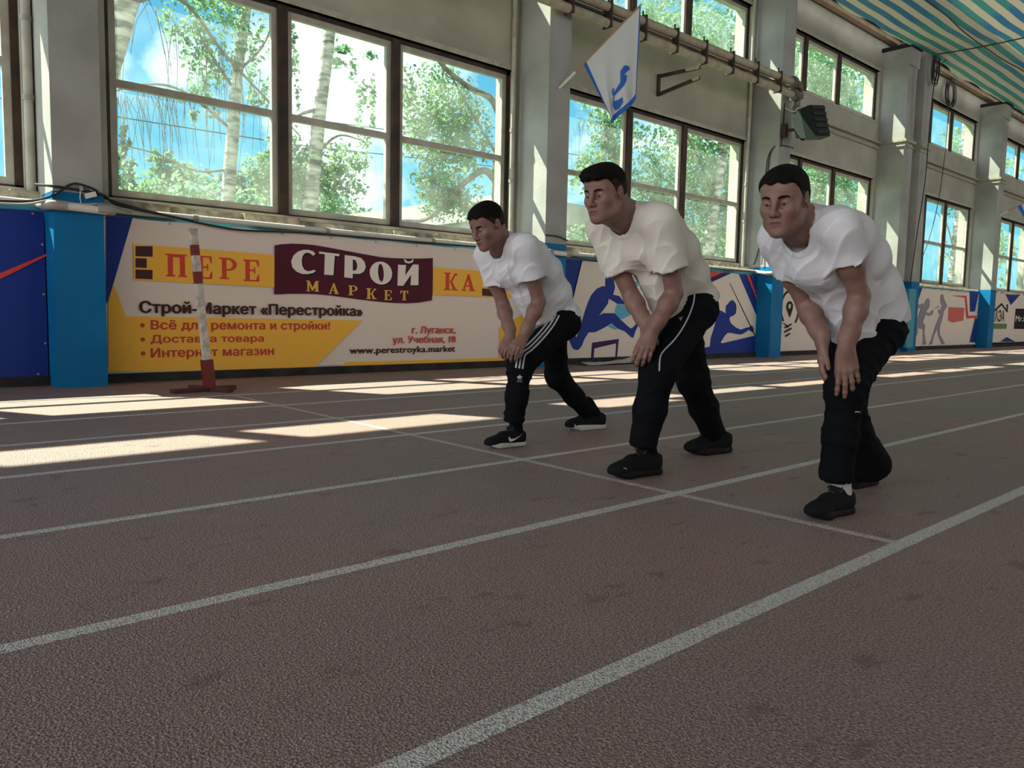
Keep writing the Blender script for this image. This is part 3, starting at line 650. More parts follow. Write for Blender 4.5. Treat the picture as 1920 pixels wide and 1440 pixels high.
for i, (px, w) in enumerate(PILL[1:4]):
    where = ('first blue pillar, left of the building market banner', 'blue pillar behind the leftmost person', 'blue pillar behind the rightmost person')[i]
    e = empty('plastic_pipe', (px + w / 2, 7.86, 1.60), 'short white elbowed pipe across the ' + where, 'pipe', None)
    keep(MB().tube([(px + .08, 7.85, 1.61), (px + w + .02, 7.85, 1.60)], .036, 14).build('tube', PVC, None, True), e)
    for sx, s in ((px, 1), (px + w + .03, -1)):
        el = catmull([(sx + .09 * s, 7.85, 1.61), (sx - .01 * s, 7.852, 1.61), (sx - .045 * s, 7.90, 1.61), (sx - .05 * s, 8.0, 1.612)], 5)
        keep(MB().tube(el, .043, 14).build('elbow', PVCG, None, True), e)
        keep(MB().tube([(sx - .05 * s, 7.99, 1.612), (sx - .05 * s, 8.24, 1.65)], .034, 12).build('tube', PVC, None, True), e)
# cables draped along the wall top and round the first pillar
run('cable', [(-.6, 8.19, 1.76), (.4, 8.15, 1.70), (1.0, 8.10, 1.63), (1.45, 8.0, 1.63), (1.66, 7.88, 1.68), (1.82, 7.87, 1.80), (1.90, 7.87, 1.815), (2.02, 7.87, 1.78), (2.12, 7.95, 1.73), (2.6, 8.18, 1.67), (3.4, 8.16, 1.57), (4.2, 8.17, 1.60), (5.2, 8.17, 1.61), (6.4, 8.17, 1.62), (7.6, 8.15, 1.64)], .011, CABLE, 'black cable arching over the first pillar and along the building market banner', 'cable')
run('cable', [(-.6, 8.18, 1.73), (.4, 8.12, 1.66), (1.0, 8.08, 1.605), (1.45, 7.97, 1.60), (1.66, 7.86, 1.645), (1.9, 7.86, 1.64), (2.1, 7.87, 1.66), (2.4, 8.15, 1.64)], .010, CABLEG, 'grey cable sagging left of the first pillar', 'cable')
run('cable', [(1.60, 8.1, 1.80), (1.685, 7.88, 1.775), (1.9, 7.885, 1.765), (2.1, 7.885, 1.745), (2.3, 8.1, 1.69), (3.0, 8.17, 1.62)], .012, CABLE, 'black cable crossing the first pillar at the top of its blue paint', 'cable')
run('cable', [(8.15, 7.88, 1.80), (7.95, 7.87, 1.84), (7.72, 7.88, 1.84)], .010, CABLE, 'short dark cable on the pillar behind the leftmost person', 'cable')
run('cable', [(8.2, 8.17, 1.63), (8.9, 8.16, 1.58), (9.6, 8.17, 1.61), (11, 8.17, 1.62), (13.7, 8.17, 1.64)], .010, CABLE, 'black cable under the pipe of the athletics banner', 'cable')
e = empty('sensor_box', (1.98, 7.86, 1.735), 'small white plastic box hanging from a wire on the first pillar', 'sensor')
b = MB(); b.beam((1.94, 7.87, 1.715), (2.025, 7.87, 1.745), .04, .045); keep(b.build('housing', PVC), e)
keep(MB().tube(catmull([(2.0, 7.875, 1.75), (1.985, 7.88, 1.80), (1.93, 7.89, 1.83)], 5), .005, 6).build('lead', PVC, None, True), e)
e = empty('wire_clamp', (1.905, 7.88, 1.80), 'small metal clamp with dangling wire on the first pillar', 'clamp')
b = MB(); b.box(1.895, 1.925, 7.87, 7.895, 1.76, 1.82); keep(b.build('bracket', PVCG), e)
keep(MB().tube(catmull([(1.905, 7.88, 1.76), (1.90, 7.885, 1.70), (1.905, 7.886, 1.65), (1.87, 7.886, 1.63)], 5), .005, 6).build('wire', PVC, None, True), e)
# heating pipes ending at the third pillar
e = empty('heating_pipe', (10.5, 7.7, 4.95), 'pair of thick beige heating pipes crossing in front of the upper windows', 'pipe')
keep(MB().tube([(4.0, 7.72, 5.06), (13.9, 7.72, 5.14)], .068, 16).build('supply_tube', PIPE, None, True), e)
keep(MB().tube([(4.0, 7.72, 4.84), (13.9, 7.72, 4.92)], .062, 16).build('return_tube', PIPE, None, True), e)
b = MB(); b.beam((4, 7.74, 4.955), (13.8, 7.74, 5.03), .05, .03); keep(b.build('cable_tray', STEEL), e)
x = 7.9
while x < 13.8:
    b = MB(); f = (x - 4) / 9.9 * .08
    b.box(x, x + .03, 7.64, 7.8, 4.77 + f, 5.14 + f); b.tube([(x + .015, 7.72, 5.1 + f), (x + .015, 7.72, 5.21 + f)], .014, 6)
    keep(b.build('pipe_hanger', STEEL), e); x += .78
b = MB(); b.tube([(13.86, 7.72, 5.13), (13.93, 7.72, 5.13)], .12, 16); b.tube([(13.9, 7.72, 4.92), (13.97, 7.72, 4.92)], .11, 16)
b.tube(catmull([(13.93, 7.72, 5.13), (14.1, 7.72, 5.13), (14.2, 7.74, 5.06), (14.2, 7.74, 4.9)], 6), .075, 12); b.tube([(14.1, 7.72, 4.98), (14.1, 7.72, 4.66)], .055, 12); b.tube([(14.02, 7.72, 4.70), (14.22, 7.72, 4.70)], .05, 10)
keep(b.build('flange_valve', mat('grimy pipe fitting', (.20, .18, .14), .6, color2=(.06, .05, .04), vscale=14), None, True), e)
b = MB()
b.beam((10.9, 8.5, 4.45), (10.9, 8.5, 4.8), .05, .05); b.beam((10.9, 8.5, 4.47), (11.0, 7.75, 4.62), .05, .05); b.beam((10.9, 8.5, 4.77), (11.0, 7.75, 4.78), .05, .05)
tag(b.build('pipe_bracket', STEEL), 'dark triangular steel bracket under the heating pipes', 'bracket')
for i, (X, nm) in enumerate(((1.64, 'first blue pillar at the left edge'), (7.60, 'pillar carrying the flag'), (13.7, 'pillar carrying the floodlight'))):
    e = empty('drain_pipe', (X, 8.45, 1.8), 'white vertical pipe between window and the ' + nm, 'pipe')
    keep(MB().tube([(X, 8.475, 1.72), (X, 8.475, 6.9)], .042 if i == 0 else .035, 12).build('tube', WHITEWOOD, None, True), e)
    for zz in (2.6, 3.3, 4.6): keep(MB().tube([(X, 8.475, zz), (X, 8.475, zz + .05)], .05 if i == 0 else .045, 12).build('collar', PVCG, None, True), e)
# floodlight on the third pillar, pointing left into the hall
e = empty('floodlight', (14.15, 7.66, 4.40), 'dark finned floodlight mounted on the pillar above the rightmost person', 'floodlight')
FB = mat('floodlight casing', (.012, .017, .018), .6, spec=.2)
# casing: a box seen from the side, finned on the side facing right
fr = Vector((.08, .97, -.18)).normalized(); up2 = Vector((-.16, .06, 1)); up2 = (up2 - fr * up2.dot(fr)).normalized(); sdir = up2.cross(fr)
C1 = Vector((14.10, 7.44, 4.37))
def q(u, v, w): return C1 + fr * u + sdir * v + up2 * w     # u: toward lamp glass, v: toward camera, w: up
def qb(g, u0, u1, v0, v1, w0, w1, t=1.0):
    v = [q(u, vv, w * (t if u == u1 else 1)) for u in (u0, u1) for vv in (v0, v1) for w in (w0, w1)]
    g.add(v, [(0, 1, 3, 2), (4, 6, 7, 5), (0, 4, 5, 1), (2, 3, 7, 6), (0, 2, 6, 4), (1, 5, 7, 3)])
LS = 1
g = MB(); qb(g, -.20, .0, -.25, .25, -.30, .28); g2 = g.build('housing', FB); keep(g2, e)
for k in range(5):
    g = MB(); w = -.25 + k * .112; qb(g, -.235, -.20, -.21, .21, w, w + .055); keep(g.build('cooling_fin', mat('floodlight fin', (.022, .027, .028), .55, spec=.2)), e)
g = MB(); qb(g, 0.0, .20, -.23, .23, -.27, .26, .74); keep(g.build('reflector_cone', mat('floodlight reflector', (.05, .065, .062), .35)), e)
g = MB(); rr = [q(.20 * LS, .16 * math.cos(a), -.01 + .22 * math.sin(a)) for a in np.linspace(0, 2 * math.pi, 25)]
g.tube(rr, .016, 6, False); keep(g.build('front_bezel', FB, None, True), e)
g = MB(); g.add([q(.19 * LS, 0, 0)] + [q(.20 * LS, .155 * math.cos(a), -.01 + .215 * math.sin(a)) for a in np.linspace(0, 2 * math.pi, 24, endpoint=False)], [(0, 1 + k, 1 + (k + 1) % 24) for k in range(24)]); keep(g.build('lens', mat('floodlight lens', (.35, .42, .42), .15, spec=.6)), e)
g = MB(); g.tube(catmull([q(-.05 * LS, .19, .1), q(-.02 * LS, .2, .26), q(.1 * LS, .1, .34), q(.28 * LS, 0, .34), (13.95, 7.9, 4.72)], 5), .013, 6)
keep(g.build('mounting_arm', PVC, None, True), e)
g = MB(); g.box(13.86, 13.96, 7.80, 7.905, 4.16, 4.40); g.tube([(13.91, 7.85, 4.28), q(.1 * LS, 0, -.05)], .03, 8); keep(g.build('wall_bracket', STEEL), e)
# cables on the third pillar
run('cable', [(13.95, 7.89, 4.80), (13.94, 7.89, 4.45), (13.9, 7.89, 4.1), (13.88, 7.895, 3.98)], .010, CABLE, 'thin black wire running down the pillar beside the floodlight', 'cable')
for i, dx in enumerate((0, .035)):
    run('cable', [(14.2, 7.8, 4.0), (13.95, 7.88, 4.02), (13.815, 8.0, 3.98), (13.81, 8.08 + dx, 3.75), (13.815, 8.10 + dx, 3.2), (13.81, 8.13 - dx, 2.8), (13.815, 8.12 + dx, 2.4), (13.81, 8.12 + 3 * dx, 2.0), (13.80, 8.12 + 5 * dx, 1.78)], .009, CABLE, 'dark cable bundled down the lit side of the floodlight pillar', 'cable', 'cables tied down the floodlight pillar')
# flags
FLAGC = mat('flag cloth', (.62, .65, .66), .8); FLAGB = mat('flag blue', (.012, .12, .50), .6)
def flag(base, tip, label, cloth, extra=None):
    e = empty('flag', base, label, 'flag')
    g = MB(); b = Vector(base); t = Vector(tip); g.tube([b.lerp(t, .06), t], .012, 8); keep(g.build('pole', mat('wooden flag pole', (.42, .25, .12), .6), None, True), e)
    g = MB(); g.tube([b, b.lerp(t, .2)], .02, 10); keep(g.build('socket', PVC, None, True), e)
    return e
FB0 = Vector((7.93, 7.9, 3.86)); FT = Vector((8.60, 7.05, 4.93))
e = flag(FB0, FT, 'white and blue flag on a slanting pole fixed to the second pillar', None)
# cloth: hangs from the upper part of the pole, gathered into folds
P0 = FB0.lerp(FT, .30); P1 = FT
NU, NV = 40, 44
def cloth(u, v):
    """u along the pole from the low corner to the tip, v down"""
    top = P0.lerp(P1, u)
    low = Vector((8.385, 7.29, 3.365)).lerp(Vector((8.60, 7.10, 3.70)), max(0, (u - .35) / .65)) if u > .35 else P0.lerp(Vector((8.385, 7.29, 3.365)), 1.0)
    p = top.lerp(low, v)
    amp = .055 * v * (1 - .3 * v)
    ph = u * 15 + v * 1.2
    n = Vector((.55, .8, 0)).normalized()
    return p + n * amp * math.sin(ph) + Vector((.75, -.6, 0)) * (.03 * v * math.sin(ph * .5 + 1))
vs = [cloth(i / NU, j / NV) for i in range(NU + 1) for j in range(NV + 1)]
fs = []; fm = []
for i in range(NU):
    for j in range(NV):
        a = i * (NV + 1) + j; fs.append((a, a + NV + 1, a + NV + 2, a + 1))
        edge = i < 2 or (j >= NV - 3) or i >= NU - 1
        fm.append(1 if edge else 0)
o = link_mesh('cloth', vs, fs, None, None, True, [FLAGC, FLAGB], fm); keep(o, e)
# emblem: a looped script letter laid on the cloth
def onc(u, v): return cloth(u, v) + Vector((-.62, -.62, -.05)) * .012
g = MB()
def ribbon(uv, w):
    for k in range(len(uv) - 1):
        pass
    vs_ = []; fs_ = []
    for k, (u, v) in enumerate(uv):
        a = uv[max(k - 1, 0)]; b = uv[min(k + 1, len(uv) - 1)]
        du, dv = b[0] - a[0], b[1] - a[1]; L = math.hypot(du, dv * .6) or 1
        ww = w[k]
        vs_ += [onc(u - dv * .6 / L * ww, v + du / L * ww / .6), onc(u + dv * .6 / L * ww, v - du / L * ww / .6)]
    for k in range(len(uv) - 1): fs_.append((2 * k, 2 * k + 1, 2 * k + 3, 2 * k + 2))
    g.add(vs_, fs_)
ribbon([(.80, .575), (.74, .545), (.685, .535), (.64, .555), (.635, .60), (.67, .63), (.73, .63)], [.008, .02, .03, .036, .034, .026, .01])
ribbon([(.50, .655), (.475, .64), (.455, .655), (.465, .69), (.51, .70), (.58, .68), (.66, .66), (.72, .64)], [.006, .014, .014, .012, .014, .022, .026, .02])
ribbon([(.50, .695), (.475, .745), (.46, .80), (.50, .845), (.565, .865), (.63, .85)], [.008, .012, .022, .034, .032, .02])
keep(g.build('emblem', FLAGB), e)
e = flag((26.60, 7.9, 3.95), (27.25, 7.05, 4.55), 'small white and blue flag on the far right pillar', None)
vs = []; 
A = Vector((26.88, 7.53, 4.20)); B = Vector((27.25, 7.05, 4.55))
for i in range(13):
    for j in range(9):
        t = A.lerp(B, i / 12); l = Vector((27.02, 7.28, 3.72)).lerp(Vector((27.24, 7.06, 3.9)), i / 12); p = t.lerp(l, j / 8)
        vs.append(p + Vector((.55, .8, 0)) * .03 * (j / 8) * math.sin(i * 1.3))
keep(link_mesh('cloth', vs, [(i * 9 + j, (i + 1) * 9 + j, (i + 1) * 9 + j + 1, i * 9 + j + 1) for i in range(12) for j in range(8)], None, None, True, [FLAGC, FLAGB], [1 if (i < 2 or j > 5) else 0 for i in range(12) for j in range(8)]), e)
# striped tarpaulin slung under the roof
def tarp_mat():
    m = bpy.data.materials.new('striped tarpaulin'); m.use_nodes = True; t = m.node_tree; b = t.nodes['Principled BSDF']; L = t.links.new
    u = t.nodes.new('ShaderNodeUVMap'); s = t.nodes.new('ShaderNodeSeparateXYZ'); L(u.outputs[0], s.inputs[0])
    f = t.nodes.new('ShaderNodeMath'); f.operation = 'MULTIPLY'; f.inputs[1].default_value = 1 / .31; L(s.outputs[0], f.inputs[0])
    fr_ = t.nodes.new('ShaderNodeMath'); fr_.operation = 'FRACT'; L(f.outputs[0], fr_.inputs[0])
    gt = t.nodes.new('ShaderNodeMath'); gt.operation = 'GREATER_THAN'; gt.inputs[1].default_value = .5; L(fr_.outputs[0], gt.inputs[0])
    n = t.nodes.new('ShaderNodeTexNoise'); n.inputs['Scale'].default_value = .35
    co = t.nodes.new('ShaderNodeTexCoord'); L(co.outputs['Object'], n.inputs['Vector'])
    r = t.nodes.new('ShaderNodeValToRGB'); r.color_ramp.elements[0].position = .46; r.color_ramp.elements[0].color = (.05, .36, .36, 1); r.color_ramp.elements[1].position = .56; r.color_ramp.elements[1].color = (.03, .22, .46, 1); L(n.outputs[0], r.inputs[0])
    mx = t.nodes.new('ShaderNodeMix'); mx.data_type = 'RGBA'; mx.inputs['A'].default_value = (.72, .70, .58, 1)
    L(gt.outputs[0], mx.inputs['Factor']); L(r.outputs[0], mx.inputs['B']); L(mx.outputs['Result'], b.inputs['Base Color'])
    b.inputs['Roughness'].default_value = .6
    tr = t.nodes.new('ShaderNodeBsdfTranslucent'); L(mx.outputs['Result'], tr.inputs[0])
    ms = t.nodes.new('ShaderNodeMixShader'); ms.inputs[0].default_value = .035; L(b.outputs[0], ms.inputs[1]); L(tr.outputs[0], ms.inputs[2]); L(ms.outputs[0], t.nodes['Material Output'].inputs[0])
    return m
TM = tarp_mat()
def tarp_z(x, y):
    yy = 8.0 - y
    return 7.16 + .03 * yy - .10 * math.sin(min(yy, 3.2) / 3.2 * math.pi) * (.7 + .3 * math.sin(x * .7)) - .05 * abs(math.sin((x - 20.5) * math.pi / 6)) ** .7 + .008 * math.sin(x * 2.3 + y * 1.7) + .004 * math.sin(x * 5.1 - y * 2.2)
nx, ny = 170, 90
vs = []; uv = []
for i in range(nx + 1):
    for j in range(ny + 1):
        x = 6 + 34 * i / nx; y0 = 7.97 - .10 * abs(math.sin((x - 19.7) * math.pi / 3)) - .05 * math.sin(x * 3); y = y0 - 17.6 * (j / ny) ** 1.4
        vs.append((x, y, tarp_z(x, y) + .02)); uv.append((8 - y + .05 * math.sin(x * .5), x))
fs = [(i * (ny + 1) + j, i * (ny + 1) + j + 1, (i + 1) * (ny + 1) + j + 1, (i + 1) * (ny + 1) + j) for i in range(nx) for j in range(ny)]
o = link_mesh('tarpaulin', vs, fs, TM, None, True)
ul = o.data.uv_layers.new(name='UVMap')
li = np.empty(len(o.data.loops), dtype=np.int32); o.data.loops.foreach_get('vertex_index', li)
ul.data.foreach_set('uv', np.array(uv)[li].ravel())
tag(o, 'blue and cream striped tarpaulin slung under the roof at upper right', 'tarpaulin')
for pts, lb in (([(x, 6.6 + .05 * math.sin(x), tarp_z(x, 6.6) - .03) for x in np.linspace(12, 38, 40)], 'dark rope running lengthwise under the striped tarpaulin'),
                ([(20.3 + .1 * (8 - y) , y, tarp_z(20.3, y) - .03) for y in np.linspace(7.6, -6, 40)], 'dark rope crossing under the striped tarpaulin')):
    g = MB(); g.tube(pts, .014, 6); tag(g.build('rope', CABLE, None, True), lb, 'rope')
# coiled cables hanging by the double pillar
def coil(c, rx, rz, n, seed, label, cat='cable coil'):
    rn = random.Random(seed); g = MB(); pts = []
    for k in range(n * 16 + 1):
        a = k / 16 * 2 * math.pi; s = .82 + .26 * math.sin(k * .171 + seed) * math.cos(k * .043)
        pts.append((c[0] + rx * s * math.cos(a) + .02 * math.sin(k * .21), c[1] - .03 + .03 * math.sin(k * .13), c[2] + rz * s * math.sin(a) * (1.1 if math.sin(a) > 0 else .9)))
    g.tube(pts, .0085, 5); return tag(g.build('cable_coil', CABLE, None, True), label, cat)
coil((20.72, 7.80, 6.86), .20, .46, 7, 2, 'black cable coil hanging at the top of the double pillar')
coil((23.5, 8.42, 6.92), .36, .38, 9, 5, 'dark cable coil hanging above the far upper window')
run('cable', [(20.7, 7.78, 6.5), (20.66, 7.80, 5.6), (20.60, 7.80, 4.2), (20.45, 7.84, 3.0), (20.3, 7.86, 1.9), (20.25, 7.85, 1.72)], .012, CABLE, 'black cable dropping from the coil down the double pillar', 'cable')
run('cable', [(23.5, 8.40, 6.56), (23.3, 8.36, 5.2), (23.0, 8.36, 3.8), (22.2, 8.3, 2.6), (21.2, 8.28, 1.85)], .010, CABLE, 'thin cable slanting down across the far windows', 'cable')
run('cable', [(19.75, 7.86, 7.1), (19.75, 7.86, 6.0), (19.78, 7.86, 5.3), (19.95, 7.85, 5.05), (20.2, 7.85, 5.1), (20.35, 7.86, 5.5)], .010, CABLEG, 'grey cable looping low between the double pillar shafts', 'cable')
run('cable', [(20.9, 7.6, 7.1), (21.0, 7.9, 6.9), (21.9, 8.4, 6.75), (21.9, 8.45, 6.4), (21.3, 8.47, 6.1)], .010, CABLE, 'black wire sagging on the wall right of the double pillar', 'cable')
# high jump upright with red and white bands
e = empty('jump_upright', (2.70, 7.02, 0), 'red and white banded upright stand leaning before the building market banner', 'upright stand')
RB = mat('red stand paint', (.16, .022, .022), .5); WB = mat('chipped white stand paint', (.60, .57, .50), .55, color2=(.36, .33, .28), vscale=16)
b0 = Vector((2.70, 7.02, .03)); t0 = Vector((2.575, 7.03, 1.43))
def seg(f0, f1, w, m, nm):
    g = MB(); g.beam(b0.lerp(t0, f0), b0.lerp(t0, f1), w, w, (0, 1, 0)); keep(g.build(nm, m), e)
seg(0, .18, .085, RB, 'socket'); seg(.18, .66, .058, WB, 'post'); seg(.66, .735, .06, RB, 'painted_band'); seg(.735, .835, .058, WB, 'post'); seg(.835, .9, .06, RB, 'painted_band'); seg(.9, 1.0, .058, WB, 'post')
seg(.985, 1.0, .064, PVCG, 'end_cap')
g = MB(); g.beam((2.35, 6.95, .02), (2.95, 7.08, .02), .07, .035); g.beam((2.62, 7.25, .02), (2.80, 6.80, .02), .07, .035); keep(g.build('cross_foot', mat('dark red stand foot', (.07, .018, .018), .6)), e)
# crumpled plastic sheet by the wall
vs = []; rn = random.Random(4)
for i in range(22):
    for j in range(6):
        u = i / 21; v = j / 5
        vs.append((8.6 + 2.9 * u + rn.uniform(-.03, .03), 7.80 + .30 * v, .008 + .10 * math.sin(math.pi * v) * (.25 + .75 * math.exp(-((u - .45) / .12) ** 2)) + rn.uniform(0, .02)))
tag(link_mesh('plastic_sheet', vs, [(i * 6 + j, (i + 1) * 6 + j, (i + 1) * 6 + j + 1, i * 6 + j + 1) for i in range(21) for j in range(5)], mat('grey plastic film', (.42, .43, .43), .35)), 'crumpled grey plastic sheet on the floor under the hurdler', 'plastic sheet')
# ------------------------------------------------------------------ bodies: one smooth skin grown over joints (distance field -> surface net)
class Field:
    def __init__(s): s.p = []; s.disp = None; s.dmax = 0.0
    def _add(s, kind, data, c, r, k, op): s.p.append((kind, data, np.array(c, float), float(r), k, op)); return s
    def cone(s, a, b, ra, rb=None, k=.02, op='u'):
        a = np.array(a, float); b = np.array(b, float); rb = ra if rb is None else rb
        return s._add('cone', (a, b, ra, rb), (a + b) / 2, np.linalg.norm(a - b) / 2 + max(ra, rb), k, op)
    def ell(s, c, r, R=None, k=.02, op='u'):
        return s._add('ell', (np.array(c, float), np.array(r, float), None if R is None else np.array(R, float)), c, max(r), k, op)
    def box(s, c, hs, R=None, rad=.01, k=.01, op='u'):
        return s._add('box', (np.array(c, float), np.array(hs, float), None if R is None else np.array(R, float), rad), c, np.linalg.norm(hs), k, op)
    def plane(s, pt, n, k=.004):
        """cut away everything on the n side"""
        n = np.array(n, float); n /= np.linalg.norm(n)
        return s._add('plane', (np.array(pt, float), n), pt, 1e9, k, 'c')
    def _d(s, kind, d, P):
        if kind == 'cone':
            a, b, ra, rb = d; ab = b - a; L2 = ab @ ab
            if L2 < 1e-12: return np.sqrt(((P - a) ** 2).sum(1)) - ra
            t = np.clip((P - a) @ ab / L2, 0, 1)
            q = P - a - t[:, None] * ab
            return np.sqrt((q * q).sum(1)) - (ra + (rb - ra) * t)
        if kind == 'ell':
            c, r, R = d; q = P - c
            if R is not None: q = q @ R          # columns of R = local axes
            q0 = q / r; k0 = np.sqrt((q0 * q0).sum(1)); q1 = q / (r * r); k1 = np.sqrt((q1 * q1).sum(1))
            return np.where(k1 > 1e-9, k0 * (k0 - 1) / np.maximum(k1, 1e-9), -min(r))
        if kind == 'box':
            c, h, R, rad = d; q = P - c
            if R is not None: q = q @ R
            q = np.abs(q) - (h - rad); return np.sqrt((np.maximum(q, 0) ** 2).sum(1)) + np.minimum(q.max(1), 0) - rad
        if kind == 'plane': return (P - d[0]) @ d[1]
    def eval(s, P, prims=None):
        D = np.full(len(P), 1.0)
        for kind, data, c, r, k, op in (s.p if prims is None else prims):
            d = s._d(kind, data, P)
            if op == 'u':
                h = np.clip(.5 + .5 * (D - d) / k, 0, 1); D = D + (d - D) * h - k * h * (1 - h)
            elif op == 's':
                h = np.clip(.5 - .5 * (D + d) / k, 0, 1); D = D + (-d - D) * h + k * h * (1 - h)
            else:
                h = np.clip(.5 - .5 * (D - d) / k, 0, 1); D = D + (d - D) * h + k * h * (1 - h)
        if s.disp is not None: D = D + s.disp(P)
        return D
    def bounds(s):
        lo = np.min([c - r for _, _, c, r, k, op in s.p if op == 'u'], axis=0); hi = np.max([c + r for _, _, c, r, k, op in s.p if op == 'u'], axis=0)
        return lo - .02, hi + .02
    def mesh(s, h, n=12, lo=None, hi=None):
        if lo is None: lo, hi = s.bounds()
        lo = np.array(lo); hi = np.array(hi)
        nb = np.ceil((hi - lo) / (n * h)).astype(int) + 1
        bi = np.array([(i, j, k) for i in range(nb[0]) for j in range(nb[1]) for k in range(nb[2])])
        cen = lo + (bi + .5) * n * h
        hd = .87 * n * h
        d0 = s.eval(cen)
        act = bi[np.abs(d0) < hd * 1.55 + s.dmax + .012]
        ax = np.arange(n + 1) * h
        G = np.stack(np.meshgrid(ax, ax, ax, indexing='ij'), -1).reshape(-1, 3)
        blocks = []; ids = []
        for b in act:
            o = lo + b * n * h; c = o + n * h / 2
            pr = [p for p in s.p if p[3] > 1e8 or np.linalg.norm(p[2] - c) - p[3] < hd + p[4] + s.dmax + .03]
            if not pr: continue
            D = s.eval(G + o, pr)
            if D.min() < 0 < D.max(): blocks.append(D.reshape(n + 1, n + 1, n + 1)); ids.append(b)
        V = np.stack(blocks); ids = np.array(ids)
        NY = nb[1] * n + 1; NZ = nb[2] * n + 1
        corn = [(a, b, c) for a in (0, 1) for b in (0, 1) for c in (0, 1)]
        C = [V[:, a:n + a, b:n + b, c:n + c] for a, b, c in corn]
        sg = sum((c < 0).astype(np.int8) for c in C)
        m = (sg > 0) & (sg < 8)
        w = np.argwhere(m)
        vals = np.stack([c[m] for c in C], 1)
        acc = np.zeros((len(w), 3)); cnt = np.zeros(len(w))
        for i in range(8):
            for j in range(i + 1, 8):
                df = [corn[j][q] - corn[i][q] for q in range(3)]
                if sum(abs(x) for x in df) != 1: continue
                a, b = vals[:, i], vals[:, j]; x = (a < 0) != (b < 0)
                t = np.where(x, a / np.where(x, a - b, 1), 0)
                acc += np.where(x[:, None], np.array(corn[i]) + t[:, None] * np.array(df), 0); cnt += x
        gi = ids[w[:, 0]] * n + w[:, 1:]
        pos = lo + (gi + acc / cnt[:, None]) * h
        key = (gi[:, 0] * NY + gi[:, 1]).astype(np.int64) * NZ + gi[:, 2]
        order = np.argsort(key); key = key[order]; pos = pos[order]
        quads = []
        for axis in range(3):
            sl0 = [slice(None)] + [slice(0, n)] * 3; sl1 = list(sl0); sl1[axis + 1] = slice(1, n + 1)
            a = V[tuple(sl0)]; b = V[tuple(sl1)]
            e = np.argwhere((a < 0) != (b < 0))
            neg = (a < 0)[tuple(e.T)]
            g = ids[e[:, 0]] * n + e[:, 1:]
            u, v = (axis + 1) % 3, (axis + 2) % 3
            cs = []
            for du, dv in ((0, 0), (-1, 0), (-1, -1), (0, -1)):
                q = g.copy(); q[:, u] += du; q[:, v] += dv
                kk = (q[:, 0] * NY + q[:, 1]).astype(np.int64) * NZ + q[:, 2]
                ix = np.searchsorted(key, kk); ix = np.clip(ix, 0, len(key) - 1)
                cs.append(np.where(key[ix] == kk, ix, -1))
            Q = np.stack(cs, 1); ok = (Q >= 0).all(1)
            Q[~neg] = Q[~neg][:, ::-1]
            quads.append(Q[ok])
        return pos, np.concatenate(quads)
def np_mesh(name, pos, quads, mats, parent=None, mi=None):
    me = bpy.data.meshes.new(name)
    me.vertices.add(len(pos)); me.vertices.foreach_set('co', pos.astype(np.float32).ravel())
    nq = len(quads); me.loops.add(nq * 4); me.loops.foreach_set('vertex_index', quads.astype(np.int32).ravel())
    me.polygons.add(nq); me.polygons.foreach_set('loop_start', np.arange(0, nq * 4, 4, dtype=np.int32))
    try: me.polygons.foreach_set('loop_total', np.full(nq, 4, dtype=np.int32))
    except Exception: pass
    for m in mats: me.materials.append(m)
    if mi is not None: me.polygons.foreach_set('material_index', mi.astype(np.int32))
    me.update(calc_edges=True); me.validate()
    me.polygons.foreach_set('use_smooth', np.ones(len(me.polygons), dtype=bool))
    o = bpy.data.objects.new(name, me); COL.objects.link(o)
    if parent is not None: keep(o, parent)
    return o
def unit(v): v = np.array(v, float); return v / np.linalg.norm(v)
def frame(x, zhint=(0, 0, 1)):
    """columns: forward x, left y, up z"""
    x = unit(x); y = unit(np.cross(zhint, x)); z = np.cross(x, y); return np.stack([x, y, z], 1)
